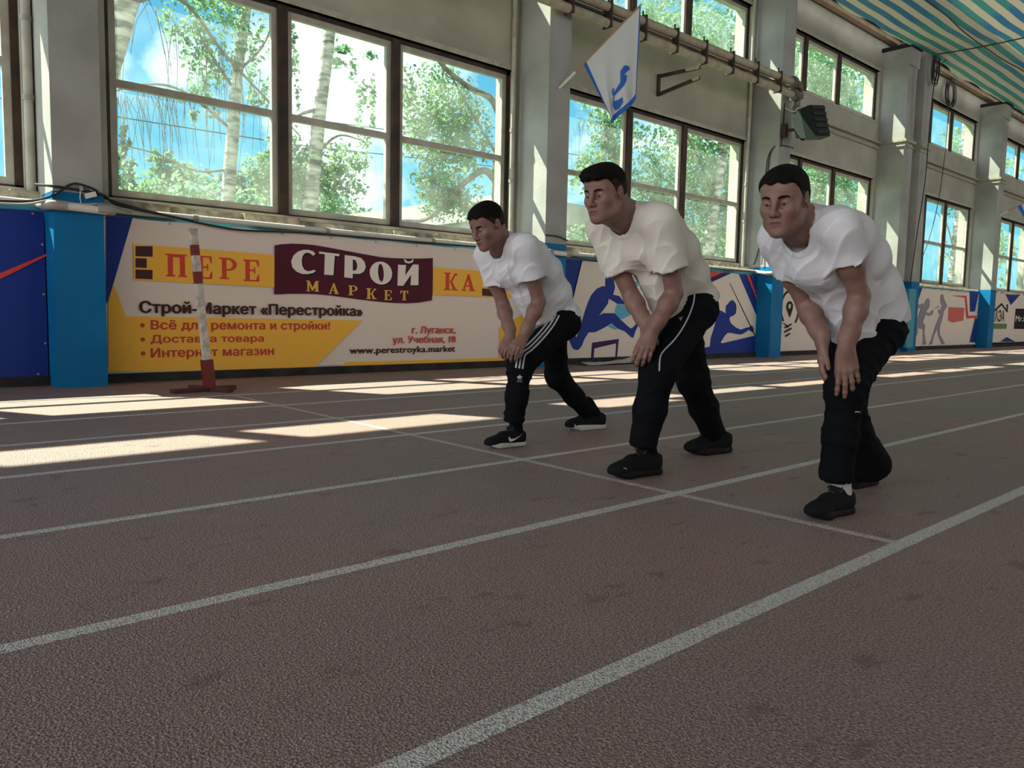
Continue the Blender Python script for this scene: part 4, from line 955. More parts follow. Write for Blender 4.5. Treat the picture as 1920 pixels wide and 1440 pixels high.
# ---------------------------------------------------------------- head (local: x face, y left, z up; chin -.118, crown +.118)
def head_field(F, O, R, s, p):
    def T(v): return O + R @ (np.array(v, float) * s)
    def E(c, r, k=.02, op='u', rot=None): F.ell(T(c), np.array(r) * s, R if rot is None else R @ rot, k * s, op)
    def C(a, b, ra, rb=None, k=.02, op='u'): F.cone(T(a), T(b), ra * s, (ra if rb is None else rb) * s, k * s, op)
    jw = p.get('jaw', 1.0)
    E((-.012, 0, .034), (.097, .076, .084), .01)
    E((-.035, 0, -.008), (.070, .066, .066), .03)
    E((.036, 0, -.025), (.050, .0605, .087), .03)
    E((.045, 0, -.050), (.040, .047, .045), .03)
    E((.035, 0, .048), (.052, .062, .052), .03)
    for y in (1, -1):
        C((.002, y * .052 * jw, -.055), (.020, y * .047 * jw, -.078), .018, .016, .03)
        C((.018, y * .047 * jw, -.078), (.070, y * .016, -.104), .016, .012, .03)
        E((.057, y * .045, -.026), (.022, .017, .018), .03)
        C((.080, y * .010, .021), (.066, y * .046, .018), .010, .008, .014)
    E((.062, 0, -.075), (.034, .036, .036), .025)
    E((.078, 0, -.104), (.014, .019, .013), .02)
    for y in (1, -1):
        E((.090, y * .031, -.001), (.017, .017, .0115), .014, 's')
        C((.088, y * .016, -.004), (.082, y * .020, -.010), .004, .006, .012, 's')
    for y in (1, -1):
        E((.0712, y * .031, -.0005), (.0135, .0168, .0128), .006)
        E((.0865, y * .031, -.0040), (.0060, .0125, .0026), .0025, 's')
    C((.087, 0, .012), (.108, 0, -.030), .0075, .0095, .016)
    E((.1075, 0, -.0365), (.0115, .0115, .0100), .010)
    for y in (1, -1): E((.097, y * .0125, -.040), (.0105, .0078, .0080), .007)
    for y in (1, -1): E((.104, y * .0062, -.0475), (.0055, .0034, .004), .003, 's')
    E((.088, 0, -.056), (.010, .011, .012), .010)
    C((.0945, .004, -.0640), (.084, .022, -.0685), .0055, .0030, .006); C((.0945, -.004, -.0640), (.084, -.022, -.0685), .0055, .0030, .006)
    C((.0925, .005, -.0765), (.084, .019, -.0725), .0066, .0035, .006); C((.0925, -.005, -.0765), (.084, -.019, -.0725), .0066, .0035, .006)
    for y in (1, -1): C((.1015, 0, -.0700), (.088, y * .023, -.0700), .0016, .0012, .003, 's')
    E((.086, 0, -.088), (.006, .016, .005), .010, 's')
    for y in (1, -1):
        ca, sa = math.cos(.25), math.sin(.25); rot = np.array([[ca, 0, -sa], [0, 1, 0], [sa, 0, ca]])
        tilt = np.array([[math.cos(.35 * y), -math.sin(.35 * y), 0], [math.sin(.35 * y), math.cos(.35 * y), 0], [0, 0, 1]])
        E((-.012, y * .078, -.004), (.0185, .0055, .031), .006, 'u', tilt @ rot)
        E((-.006, y * .0835, -.001), (.0100, .0045, .019), .004, 's', tilt @ rot)
        E((.004, y * .077, -.008), (.005, .004, .007), .004, 'u')
def zline(x, pts):
    return np.interp(x, [a for a, b in pts], [b for a, b in pts])
# ---------------------------------------------------------------- hand
def rot_about(v, ax, a):
    ax = unit(ax); return v * math.cos(a) + np.cross(ax, v) * math.sin(a) + ax * (ax @ v) * (1 - math.cos(a))
def hand_field(F, W, d, nrm, thumb, s=1.0, curl=(.5, .5, .4), spread=.12, tcurl=.3, tout=.75, per=None):
    """W wrist, d toward the knuckles, nrm = back of the hand, thumb = +1/-1 side"""
    W = np.array(W, float); d = unit(d); nrm = np.array(nrm, float); nrm = unit(nrm - d * (nrm @ d)); sd = np.cross(nrm, d) * thumb
    kn = []
    for i, (o, l) in enumerate(((.030, .083), (.010, .087), (-.010, .082), (-.028, .074))):
        k = W + d * l * s + sd * o * s + nrm * (.004 if i in (1, 2) else 0) * s; kn.append(k)
        F.cone(W + d * .012 * s + sd * o * .55 * s, k, .0155 * s, .0118 * s, .012 * s)
    F.cone(W - d * .03 * s, W + d * .02 * s, .024 * s, .022 * s, .02 * s)
    F.ell(W + d * .05 * s - nrm * .006 * s, (.036 * s, .030 * s, .015 * s), np.stack([d, sd, nrm], 1), .015 * s)
    for i, (k, L) in enumerate(zip(kn, ((.044, .026, .021), (.049, .030, .022), (.045, .028, .021), (.035, .021, .018)))):
        a = spread * (1.3, .4, -.5, -1.5)[i]
        dd = unit(d * math.cos(a) + sd * math.sin(a)); axis = np.cross(dd, nrm)
        p = k; r = (.0098, .0100, .0095, .0084)[i] * s; c = per[i] if per else curl; cur = dd
        for j in range(3):
            cur = rot_about(cur, axis, -c[j]); q = p + cur * L[j] * s
            F.cone(p, q, r * (1.02 - .06 * j), r * (.95 - .07 * j), .0035 * s if j else .007 * s)
            if j: F.ell(p, (r * 1.02,) * 3, None, .003 * s)
            p = q
    p = W + d * .022 * s + sd * .020 * s - nrm * .004 * s
    cur = unit(d * math.cos(tout) + sd * math.sin(tout) - nrm * .25)
    axis = np.cross(cur, unit(np.cross(cur, d) + 1e-6))
    for j, (L, r0_, r1_) in enumerate(((.042, .0165, .0125), (.032, .0115, .0105), (.026, .0103, .0080))):
        q = p + cur * L * s; F.cone(p, q, r0_ * s, r1_ * s, .010 * s if j == 0 else .003 * s); p = q
        cur = unit(cur + (d - sd * .35 - nrm * .2) * tcurl)
# ---------------------------------------------------------------- shoe (local x toward the toe, z up, origin at the heel end on the floor)
SOLE = mat('white trainer sole', (.50, .50, .48), .6); SOLED = mat('black trainer sole', (.009, .010, .010), .7, spec=.15)
SHOEM = mat('black trainer mesh', (.007, .008, .010), .8, spec=.15, bump=.3, bscale=220); LACE = mat('dark laces', (.03, .03, .035), .8); WHITE_T = mat('white trim', (.62, .62, .62), .55)
def shoe(person, heel, toe, side, white, extra=None):
    heel = np.array([heel[0], heel[1], 0.0]); toe = np.array([toe[0], toe[1], 0.0]); L = np.linalg.norm(toe - heel); R = frame(toe - heel); s = L / .29
    e = keep(empty('shoe', tuple(heel)), person)
    def T(x, y, z): return heel + R @ (np.array([x, y * side, z]) * s)
    OUT = [(.038, 0, .036), (.09, -.004, .034), (.15, -.004, .037), (.20, .000, .044), (.243, .006, .036)]
    def outline(f, z, dr, zr):
        for (x0, y0, r0_), (x1, y1, r1_) in zip(OUT[:-1], OUT[1:]):
            for zz in z: f.cone(T(x0, y0, zz), T(x1, y1, zz), (r0_ + dr) * s, (r1_ + dr) * s, .02 * s)
    f = Field()
    outline(f, (.016,), .003, 0)
    f.plane(T(.1, 0, .001), (0, 0, -1)); f.plane(T(.1, 0, .030), R @ np.array([-.045, 0, 1.0]), .006)
    f.plane(T(.225, 0, .0), R @ np.array([.62, 0, -1.0]), .02)
    p, q = f.mesh(.005); np_mesh('sole', p, q, [SOLE if white else SOLED], e)
    f = Field()
    f.ell(T(.225, .004, .036), np.array([.058, .043, .032]) * s, R, .02 * s)
    f.cone(T(.05, 0, .045), T(.20, .002, .038), .034 * s, .036 * s, .02 * s)
    f.cone(T(.055, 0, .055), T(.16, 0, .066), .033 * s, .028 * s, .03 * s)
    f.cone(T(.052, 0, .075), T(.092, 0, .098), .034 * s, .032 * s, .02 * s)
    f.ell(T(.030, 0, .055), np.array([.024, .031, .050]) * s, R, .02 * s)
    f.cone(T(.016, 0, .085), T(.014, 0, .104), .009 * s, .008 * s, .02 * s)
    f.plane(T(.07, 0, .108), R @ np.array([-.42, 0, 1.0]), .006)
    f.plane(T(.1, 0, .020), (0, 0, -1))
    f.cone(T(.066, 0, .085), T(.072, 0, .15), .024 * s, .028 * s, .008, 's')
    p, q = f.mesh(.004)
    np_mesh('upper', p, q, [SHOEM], e)
    for k in range(5):
        t = k / 4; x = .115 + .075 * t; z = .101 - .032 * t; w = .020 + .004 * t
        g = MB(); g.tube(catmull([T(x + .004, -w, z - .012), T(x, -w * .55, z - .001), T(x, 0, z + .003), T(x + .002, w * .55, z - .001), T(x + .006, w, z - .012)], 4), .0034 * s, 6)
        keep(g.build('lace', LACE, None, True), e)
    g = MB(); g.tube(catmull([T(.108, 0, .108), T(.104, .022, .118), T(.118, .034, .100), T(.112, .006, .106), T(.116, -.030, .104), T(.104, -.018, .116), T(.108, 0, .108)], 5), .003 * s, 5)
    keep(g.build('lace', LACE, None, True), e)
    fld = f
    return e, T, fld, s
def march(F, P, d, tmax=.5):
    """first hit of the field going from P along d"""
    P = np.array(P, float); d = unit(d); t = 0
    for _ in range(80):
        v = float(F.eval((P + d * t)[None])[0])
        if v < .0004: return P + d * t
        t += max(v * .7, .0005)
        if t > tmax: return None
    return P + d * t
def decal(name, pts2, to3, F, d, m, parent, off=.0015, thick=False):
    """thin shape (list of polygons in 2-D) laid onto a garment surface"""
    vs = []; fs = []
    for poly in pts2:
        from mathutils.geometry import tessellate_polygon
        tri = tessellate_polygon([[Vector((a, b, 0)) for a, b in poly]]); o = len(vs); good = True
        for a, b in poly:
            h = march(F, to3(a, b), d)
            if h is None: h = np.array(to3(a, b)) + np.array(d) * .1
            vs.append(tuple(h - np.array(unit(d)) * off))
        fs += [tuple(i + o for i in t) for t in tri]
    ob = link_mesh(name, vs, fs, m); keep(ob, parent); return ob
def ribbon_on(name, path, w, F, d, m, parent, off=.0022, side=None):
    """strip of width w along a 3-D path pressed on the garment along d"""
    P = [np.array(p, float) for p in path]; vs = []; fs = []; dn = unit(d); last = None
    for i, p in enumerate(P):
        t = unit(P[min(i + 1, len(P) - 1)] - P[max(i - 1, 0)]); sd = unit(np.cross(t, dn))
        for sg in (-1, -.33, .33, 1):
            h = march(F, p + sd * sg * w / 2, d)
            if h is None: h = last if last is not None else p
            vs.append(tuple(h - dn * off)); last = h
    for i in range(len(P) - 1):
        for j in range(3): fs.append((4 * i + j, 4 * i + j + 1, 4 * i + j + 5, 4 * i + j + 4))
    ob = link_mesh(name, vs, fs, m, None, True); keep(ob, parent); return ob
# ------------------------------------------------------------------ the three men
SKIN = mat('skin', (.245, .145, .114), .5, color2=(.205, .112, .086), vscale=14, bump=.05, bscale=160, spec=.35)
LIPS = mat('lips', (.155, .060, .052), .5)
HAIRM = mat('dark brown hair', (.010, .008, .007), .7, color2=(.005, .004, .004), vscale=120, bump=.5, bscale=260, spec=.08)
HAIRF = mat('close cropped hair', (.040, .028, .023), .75, color2=(.022, .015, .013), vscale=160, bump=.3, bscale=300, spec=.1)
EYEW = mat('eye white', (.34, .31, .29), .3); IRIS = mat('iris', (.05, .04, .03), .2)
TEE = mat('white cotton', (.70, .71, .75), .9, bump=.45, bscale=11, detail=2, spec=.1)
TEE2 = mat('off-white cotton', (.68, .66, .58), .9, bump=.45, bscale=11, detail=2, spec=.1)
PANT = mat('black tracksuit cloth', (.005, .006, .008), .85, spec=.08, bump=.35, bscale=14)
STRIPE = mat('white tracksuit stripe', (.48, .50, .55), .7)
SOCK = mat('white sock', (.55, .55, .55), .9)
def waves(seed, amp, n, freq, across):
    """cloth folds: narrow warped creases running across a direction, fading in and out"""
    rn = np.random.RandomState(seed); ph = rn.uniform(0, 6.28, (n, 3)); u = unit(across)
    k = [unit(u + rn.normal(0, .22, 3)) * freq * rn.uniform(.7, 1.35) for _ in range(n)]; w = [rn.normal(0, 7, 3) for _ in range(n)]; m = [rn.normal(0, 9, 3) for _ in range(n)]
    def f(P):
        d = np.zeros(len(P))
        for i in range(n):
            c = (1 - np.abs(np.sin(P @ k[i] + ph[i, 0] + 1.3 * np.sin(P @ w[i] + ph[i, 1])))) ** 2.2
            d -= (c - .3) * np.clip(.35 + .8 * np.sin(P @ m[i] + ph[i, 2]), 0, 1)
        return d * amp
    return f
def man(label, J, H, hands, shirt, pants, shoes, look):
    A = {k: np.array(v, float) for k, v in J.items()}
    foot = (np.array(shoes['front'][0]) + np.array(shoes['back'][0])) / 2
    e = empty('person', (foot[0], foot[1], 0), label, 'person')
    s = H['s']
    Rh = frame(H['f'], H.get('up', (0, 0, 1))); O = np.array(H['o'], float)
    def hp(v): return O + Rh @ (np.array(v, float) * s)
    Sm = (A['shN'] + A['shF']) / 2; Pm = A['pelvis']; ax = unit(Pm - Sm); lat = np.array([0, 1.0, 0]); dor = unit(np.cross(ax, lat));
    if dor[2] < 0: dor = -dor
    nb = Sm - ax * .045 + dor * .02                       # base of the neck
    # ---- skin: head, neck, trunk core, arms and hands in one surface
    F = Field()
    head_field(F, O, Rh, s, look)
    nw = look.get('neck', .056)
    F.cone(hp((-.030, 0, -.040)), nb + dor * .005, nw, nw * 1.08, .03)
    F.cone(hp((.012, 0, -.085)), nb - dor * .05, nw * .72, nw * .8, .03)
    F.cone(nb + ax * .01, A['shN'], nw * .95, .045, .03); F.cone(nb + ax * .01, A['shF'], nw * .95, .045, .03)
    F.cone(Sm + ax * .10 + lat * .04 + dor * .02, Sm + ax * .10 - lat * .04 + dor * .02, .062, .062, .04); F.cone(Sm + ax * .1 + dor * .03, Pm - ax * .05 + dor * .02, .06, .06, .05)
    for sd in 'NF':
        S_, E_, W_ = A['sh' + sd], A['el' + sd], A['wr' + sd]
        g = look.get('arm', 1.0)
        F.cone(S_, S_ * .45 + E_ * .55, .049 * g, .043 * g, .03); F.cone(S_ * .5 + E_ * .5, E_, .043 * g, .0355 * g, .03)
        fa = W_ - E_; m1 = E_ + fa * .28
        F.cone(E_, m1, .036 * g, .0385 * g, .02); F.cone(m1, E_ + fa * .75, .0385 * g, .029 * g, .03); F.cone(E_ + fa * .7, W_, .031 * g, .0265 * g, .03)
    for hd in hands: hand_field(F, A[hd['w']], **{k: v for k, v in hd.items() if k != 'w'})
    p, q = F.mesh(.0032)
    # lips are a different colour
    loc = (p - O) @ Rh / s
    fc = loc[q].mean(1)
    lip = ((fc[:, 0] > .080) & (np.abs(fc[:, 1]) < .021) & (fc[:, 2] > -.0805 + .3 * np.abs(fc[:, 1]) ) & (fc[:, 2] < -.0615 - .2 * np.abs(fc[:, 1]))).astype(int)
    np_mesh('body', p, q, [SKIN, LIPS], e, lip)
    # ---- hair
    HF = Field(); head_field(HF, O, Rh, s, look)
    HF.p = [x for x in HF.p]
    zl = look['hairline']; th = look['hair']
    for (c, r_, k) in look.get('tuft', ()): HF.ell(hp(c), np.array(r_) * s, Rh, k * s)
    base = HF.eval
    class HairField(Field): pass
    HH = HairField(); HH.p = HF.p; HH.dmax = .02
    def hd_(P, prims=None):
        D = Field.eval(HF, P, prims)
        L = (P - O) @ Rh / s
        t = np.interp(L[:, 2], [-.06, -.01, .03, .07, .11], [.0015, .002, th[0], th[1], th[2]]) * s
        n = .0016 * np.sin(L[:, 0] * 330 + 3 * np.sin(L[:, 1] * 90)) * np.sin(L[:, 1] * 260 + 2 * np.sin(L[:, 2] * 120)) * look.get('rough', 1)
        reg = (zline(L[:, 0], zl) - L[:, 2] + .004 * np.sin(L[:, 1] * 130)) * .75 * s
        ear = .026 * s - np.sqrt(((L - np.array([-.010, 0, -.004])) * np.array([1.25, 0, .85])) [:, 0] ** 2 + ((L[:, 2] + .004) * .85) ** 2) * s
        ear = np.where(np.abs(L[:, 1]) > .060, ear, -1)
        return np.maximum(np.maximum(D - t - n, reg), ear)
    HH.eval = hd_
    p, q = HH.mesh(.0035, lo=O - .16, hi=O + .16)
    zc = ((p[q].mean(1) - O) @ Rh / s)
    fade = (zc[:, 2] < look.get('fade', .035) + .012 * np.sin(zc[:, 0] * 60)).astype(int)
    np_mesh('hair', p, q, [HAIRM, HAIRF], e, fade)
    for y in (1, -1):
        g = MB(); g.tube(catmull([hp((.0915, y * .010, .0155)), hp((.0900, y * .024, .0205)), hp((.0800, y * .042, .0205)), hp((.0700, y * .051, .0135))], 4), [.0028 * s] + [.0042 * s] * 11 + [.002 * s], 6)
        keep(g.build('eyebrow', HAIRM, None, True), e)
        c = np.array((.0715, y * .031, -.0018)); vs = []; fs = []; fm = []
        gz = unit(look.get('gaze', (1, 0, -.15)))
        nu, nv = 12, 16; r_ = .0128
        Fg = frame(gz)
        for i in range(nu + 1):
            for j in range(nv):
                a = math.pi * i / nu; b = 2 * math.pi * j / nv
                vs.append(hp(c + Fg @ np.array([math.cos(a), math.sin(a) * math.cos(b), math.sin(a) * math.sin(b)]) * r_))
        for i in range(nu):
            for j in range(nv): fs.append((i * nv + j, i * nv + (j + 1) % nv, (i + 1) * nv + (j + 1) % nv, (i + 1) * nv + j)); fm.append(1 if i < 2 else 0)
        keep(link_mesh('eye', vs, fs, None, None, True, [EYEW, IRIS], fm), e)
    # ---- t-shirt: trunk and two hollow sleeves joined smoothly
    T = Field()
    W = shirt.get('w', 1.0)
    Lt = np.linalg.norm(Pm - Sm)
    for t, hw, r_, o in shirt['rings']:
        c = Sm + ax * Lt * t + dor * o
        T.cone(c + lat * hw * W, c - lat * hw * W, r_, r_, .06)
    for c0, c1, r0_, r1_ in shirt.get('drape', ()): T.cone(c0, c1, r0_, r1_, .05)
    T.cone(nb + ax * .02, A['shN'], nw * .95 + .008, .060, .04); T.cone(nb + ax * .02, A['shF'], nw * .95 + .008, .060, .04)
    T.cone(nb + ax * .03 - dor * .03, Sm + ax * .1 - dor * .03, .065, .1, .04)
    T.cone(nb + ax * .03 + dor * .0, Sm + ax * .14 + dor * .03, .06, .1, .05)
    T.cone(Sm + ax * .10 - dor * .035, Sm + ax * Lt * .62 - dor * .03, shirt.get('front', .085), shirt.get('front', .085) + .008, .07)
    hem = Sm + ax * Lt * shirt['hem']
    hn = unit(ax * shirt.get('hemax', .45) + np.array([0, 0, -.6]))
    sleeves = []
    for sd in 'NF':
        S_, E_ = A['sh' + sd], A['el' + sd]; d = unit(E_ - S_); L = np.linalg.norm(E_ - S_)
        e1 = S_ + d * L * shirt['sleeve']
        G = Field(); G.cone(S_, e1 + d * .06, shirt.get('sr0', .066), shirt['sr'], .02)
        G.plane(e1, unit(d + np.array(shirt.get('cuff', (0, 0, 0)))), .004)
        G.cone(e1 - d * .05, e1 + d * .08, shirt['sr'] - .030, shirt['sr'] - .019, .004, 's')
        sleeves.append(G)
    Fin = Field()
    Fin.cone(hp((-.02, 0, -.06)), nb - dor * .012 + ax * .005, nw + .006, nw + .014, .006)
    Fin.cone(hp((.03, 0, -.09)), nb - dor * .055 + ax * shirt.get('vneck', .0), .045, .050, .02)
    am = shirt.get('amp', .007)
    wv = waves(shirt['seed'], am, 3, 50, lat * .8 + dor * .7)              # hanging from the shoulders to the hem
    wv2 = waves(shirt['seed'] + 50, am, 2, 62, ax + dor * .4 + lat * .3)   # bunching round the waist and under the arms
    TT = Field(); TT.p = list(T.p) + [x for G in sleeves for x in G.p if x[5] == 'u']; TT.dmax = .02
    def shirt_d(P, prims=None, off=0.0):
        D = Field.eval(T, P)
        D = np.maximum(D, (P - hem) @ hn)
        for G in sleeves:
            d = Field.eval(G, P); k = .05
            h = np.clip(.5 + .5 * (D - d) / k, 0, 1); D = D + (d - D) * h - k * h * (1 - h)
        tt = (P - Sm) @ ax / Lt; back = np.clip(.6 - ((P - (Sm + ax * Lt * .5)) @ dor) * 4, .35, 1.0)
        D = D + wv(P) * back + wv2(P) * np.clip((tt - .25) * 1.6, .15, 1.0) * back
        return np.maximum(D - off, -Field.eval(Fin, P) if off == 0 else -1)
    TT.eval = shirt_d
    p, q = TT.mesh(.0048); to = np_mesh('t_shirt', p, q, [shirt['mat']], e)
    K = Field(); K.p = TT.p; K.dmax = .02
    band = Field(); band.cone(hp((-.02, 0, -.06)), nb - dor * .012 + ax * .012, nw + .020, nw + .030, .006)
    band.cone(hp((.03, 0, -.09)), nb - dor * .055 + ax * (shirt.get('vneck', .0) + .006), .059, .066, .02)
    K.eval = lambda P, prims=None: np.maximum(np.maximum(shirt_d(P, None, .0016), Field.eval(band, P)), -Field.eval(Fin, P))
    p, q = K.mesh(.0036, lo=nb - .17, hi=nb + .17); np_mesh('collar', p, q, [shirt['mat']], to)
    T = TT
    # ---- trousers
    Q = Field()
    hN, hF = A['hipN'], A['hipF']; r0_, r1_, r2_, r3_ = pants['r']
    Q.cone(hN, hF, .095 * pants.get('pw', 1), .095 * pants.get('pw', 1), .04)
    Q.ell((hN + hF) / 2 + dor * .012 + ax * .01, np.array([.105, .145, .095]) * pants.get('pw', 1), np.stack([ax, lat, dor], 1), .05)
    Q.cone((hN + hF) / 2 - ax * .02, (hN + hF) / 2 - ax * .10, .105, .085, .05)
    for sd in 'NF':
        h, k, a = A['hip' + sd], A['kn' + sd], A['an' + sd]
        Q.cone(h, k, r0_, r1_, .04); Q.cone(k, k * .45 + a * .55, r1_, r2_, .045)
        ex = np.array(pants.get('hem' + sd, (0, 0, 0)))
        r3s = pants.get('r3' + sd, r3_); Q.cone(k * .45 + a * .55, a + ex, r2_, r3s, .04)
        if pants.get('stack'):
            for z in (0, .035): Q.ell(a + ex + np.array([0, 0, z + .005]), (r3s * 1.12, r3s * 1.08, .018), None, .012)
    for pr in pants.get('more', ()): Q.cone(*pr)
    lowest = pants.get('cut', ())
    qd = waves(pants['seed'], pants.get('amp', .006), 3, 45, (0.5, .4, 1)); Q.disp = lambda P: qd(P) * np.clip((P[:, 2] - .12) * 5, .0, 1); Q.dmax = .012
    for sd in 'NF':
        a, k = A['an' + sd], A['kn' + sd]; d = unit(a - k); ex = np.array(pants.get('hem' + sd, (0, 0, 0))); r3s = pants.get('r3' + sd, r3_)
        Q.p.append(('cutcone', (a + ex + d * pants.get('len', .0), d, r3s * 1.6, 0), a + ex, .35, .004, 'x'))
        Q.cone(a + ex - d * .01, a + ex + d * .08, r3s - .012, r3s - .004, .004, 's')
    p, q = Q.mesh(.006); np_mesh('trousers', p, q, [PANT], e)
    out = {}
    for nm, sd in (('front', 1), ('back', -1)):
        out[nm] = shoe(e, shoes[nm][0], shoes[nm][1], sd, shoes['white'])
        a = A['an' + ('N' if nm == 'front' else 'F')]
        hx = np.array([shoes[nm][0][0], shoes[nm][0][1], 0.0]); dx = unit(np.array([shoes[nm][1][0], shoes[nm][1][1], 0.0]) - hx)
        g = Field(); g.cone(hx + dx * .058 + np.array([0, 0, .07]), a + np.array([0, 0, .06]), .036, .040, .01)
        p, q = g.mesh(.007); np_mesh('sock', p, q, [shoes.get('sock', PANT)], e)
    return e, A, T, Q, out, dict(dor=dor, ax=ax, hp=hp)
_old = Field._d
def _d2(s, kind, d, P):
    if kind == 'cutcone':          # a disc-shaped region below a sleeve or hem: positive outside
        c, n, r, _ = d; q = P - c; h = q @ n; rad = np.sqrt(np.maximum((q * q).sum(1) - h * h, 0))
        return np.maximum(-h, np.maximum(rad - r, h - .16))
    return _old(s, kind, d, P)
Field._d = _d2
_oe = Field.eval
def _eval(s, P, prims=None):
    D = np.full(len(P), 1.0)
    for kind, data, c, r, k, op in (s.p if prims is None else prims):
        d = s._d(kind, data, P)
        if op == 'u':
            h = np.clip(.5 + .5 * (D - d) / k, 0, 1); D = D + (d - D) * h - k * h * (1 - h)
        elif op in 'sx':
            h = np.clip(.5 - .5 * (D + d) / k, 0, 1); D = D + (-d - D) * h + k * h * (1 - h)
        else:
            h = np.clip(.5 - .5 * (D - d) / k, 0, 1); D = D + (d - D) * h + k * h * (1 - h)
    if s.disp is not None: D = D + s.disp(P)
    return D
Field.eval = _eval
HL = [(-.12, -.058), (-.06, -.056), (-.035, -.03), (-.020, -.012), (.008, -.016), (.018, .012), (.040, .038), (.058, .058), (.075, .066), (.11, .066)]
def gl(a): return -math.radians(a)
def face(pitch, yaw=0.0):
    p, y = math.radians(pitch), math.radians(yaw)       # yaw > 0 turns toward the camera side (-y)
    return (-math.cos(p) * math.cos(y), -math.cos(p) * math.sin(y), -math.sin(p))
# leftmost man
p1, A1, T1, Q1, sh1, X1 = man('man in white t-shirt and black trousers with three white side stripes, hands clasped on knee',
    dict(shN=(2.905, 3.115, 1.104), shF=(2.88, 3.41, 1.072), elN=(3.02, 3.125, .816), elF=(2.99, 3.388, .796), wrN=(2.93, 3.147, .622), wrF=(2.93, 3.253, .636), pelvis=(3.31, 3.28, .735),
         hipN=(3.275, 3.19, .70), hipF=(3.34, 3.345, .715), knN=(2.965, 3.205, .455), anN=(2.955, 3.235, .15), knF=(3.455, 3.395, .365), anF=(3.79, 3.44, .12)),
    dict(s=.98, f=face(27, 0), o=(2.735, 3.238, 1.216)),
    [dict(w='wrN', d=(-.62, -.18, -.62), nrm=(-.62, -.62, .5), thumb=-1, s=.95, curl=(.35, .75, .5), spread=.05, tout=.5),
     dict(w='wrF', d=(-.52, -.10, -.80), nrm=(-.75, -.35, .45), thumb=1, s=.95, curl=(.3, .8, .55), spread=.10, tout=.5)],
    dict(rings=[(.0, .115, .074, .022), (.2, .095, .100, .055), (.45, .08, .104, .072), (.72, .075, .100, .045), (1.0, .078, .100, .0)],
         drape=[((3.06, 3.25, .86), (3.16, 3.25, .74), .075, .09)], sleeve=.56, sr0=.060, sr=.074, hem=1.0, seed=3, mat=TEE),
    dict(r=(.092, .068, .060, .055), seed=5, stack=True, len=.01),
    dict(front=((3.045, 3.235), (2.765, 3.275)), back=((3.955, 3.43), (3.635, 3.49)), white=True),
    dict(hairline=HL, hair=(.004, .008, .009), jaw=1.0, neck=.054, gaze=(1, -.1, -.45), rough=.6))
# middle man
p2, A2, T2, Q2, sh2, X2 = man('man in loose off-white t-shirt and black trousers with thin white piping, middle of three',
    dict(shN=(2.83, 2.16, 1.165), shF=(2.79, 2.475, 1.15), elN=(2.95, 2.169, .856), elF=(2.90, 2.375, .84), wrN=(2.845, 2.205, .682), wrF=(2.86, 2.25, .706), pelvis=(3.25, 2.325, .83),
         hipN=(3.20, 2.23, .785), hipF=(3.29, 2.385, .80), knN=(2.92, 2.22, .504), anN=(2.90, 2.275, .165), knF=(3.41, 2.37, .433), anF=(3.70, 2.43, .13)),
    dict(s=1.0, f=face(13, 4), o=(2.615, 2.308, 1.277)),
    [dict(w='wrN', d=(-.42, .02, -.80), nrm=(-.72, -.62, .30), thumb=-1, s=1.0, curl=(.35, .5, .35), spread=.06, tout=.35),
     dict(w='wrF', d=(.10, -.10, -.9), nrm=(-.6, -.7, .2), thumb=1, s=.9, curl=(1.1, 1.2, .8), spread=.03, tout=.5)],
    dict(rings=[(.0, .12, .078, .018), (.2, .10, .105, .042), (.45, .09, .110, .056), (.72, .083, .106, .034), (1.0, .085, .105, -.006)],
         drape=[((3.00, 2.29, .93), (3.08, 2.29, .80), .085, .09)], sleeve=.64, sr0=.066, sr=.088, hem=1.0, seed=8, mat=TEE2),
    dict(r=(.102, .080, .072, .066), seed=9, pw=1.04, len=.03),
    dict(front=((3.03, 2.27), (2.705, 2.325)), back=((3.865, 2.42), (3.52, 2.475)), white=False),
    dict(hairline=[(-.12, -.03), (-.06, -.03), (-.035, -.02), (-.020, -.008), (.008, -.012), (.018, .012), (.040, .04), (.058, .058), (.075, .062), (.11, .062)], hair=(.003, .010, .013), jaw=1.05, neck=.060, arm=1.06,
         tuft=[((.058, 0, .088), (.040, .05, .018), .02), ((.086, 0, .076), (.018, .040, .009), .012)], fade=.045, rough=1.0, gaze=(1, -.05, -.3)))
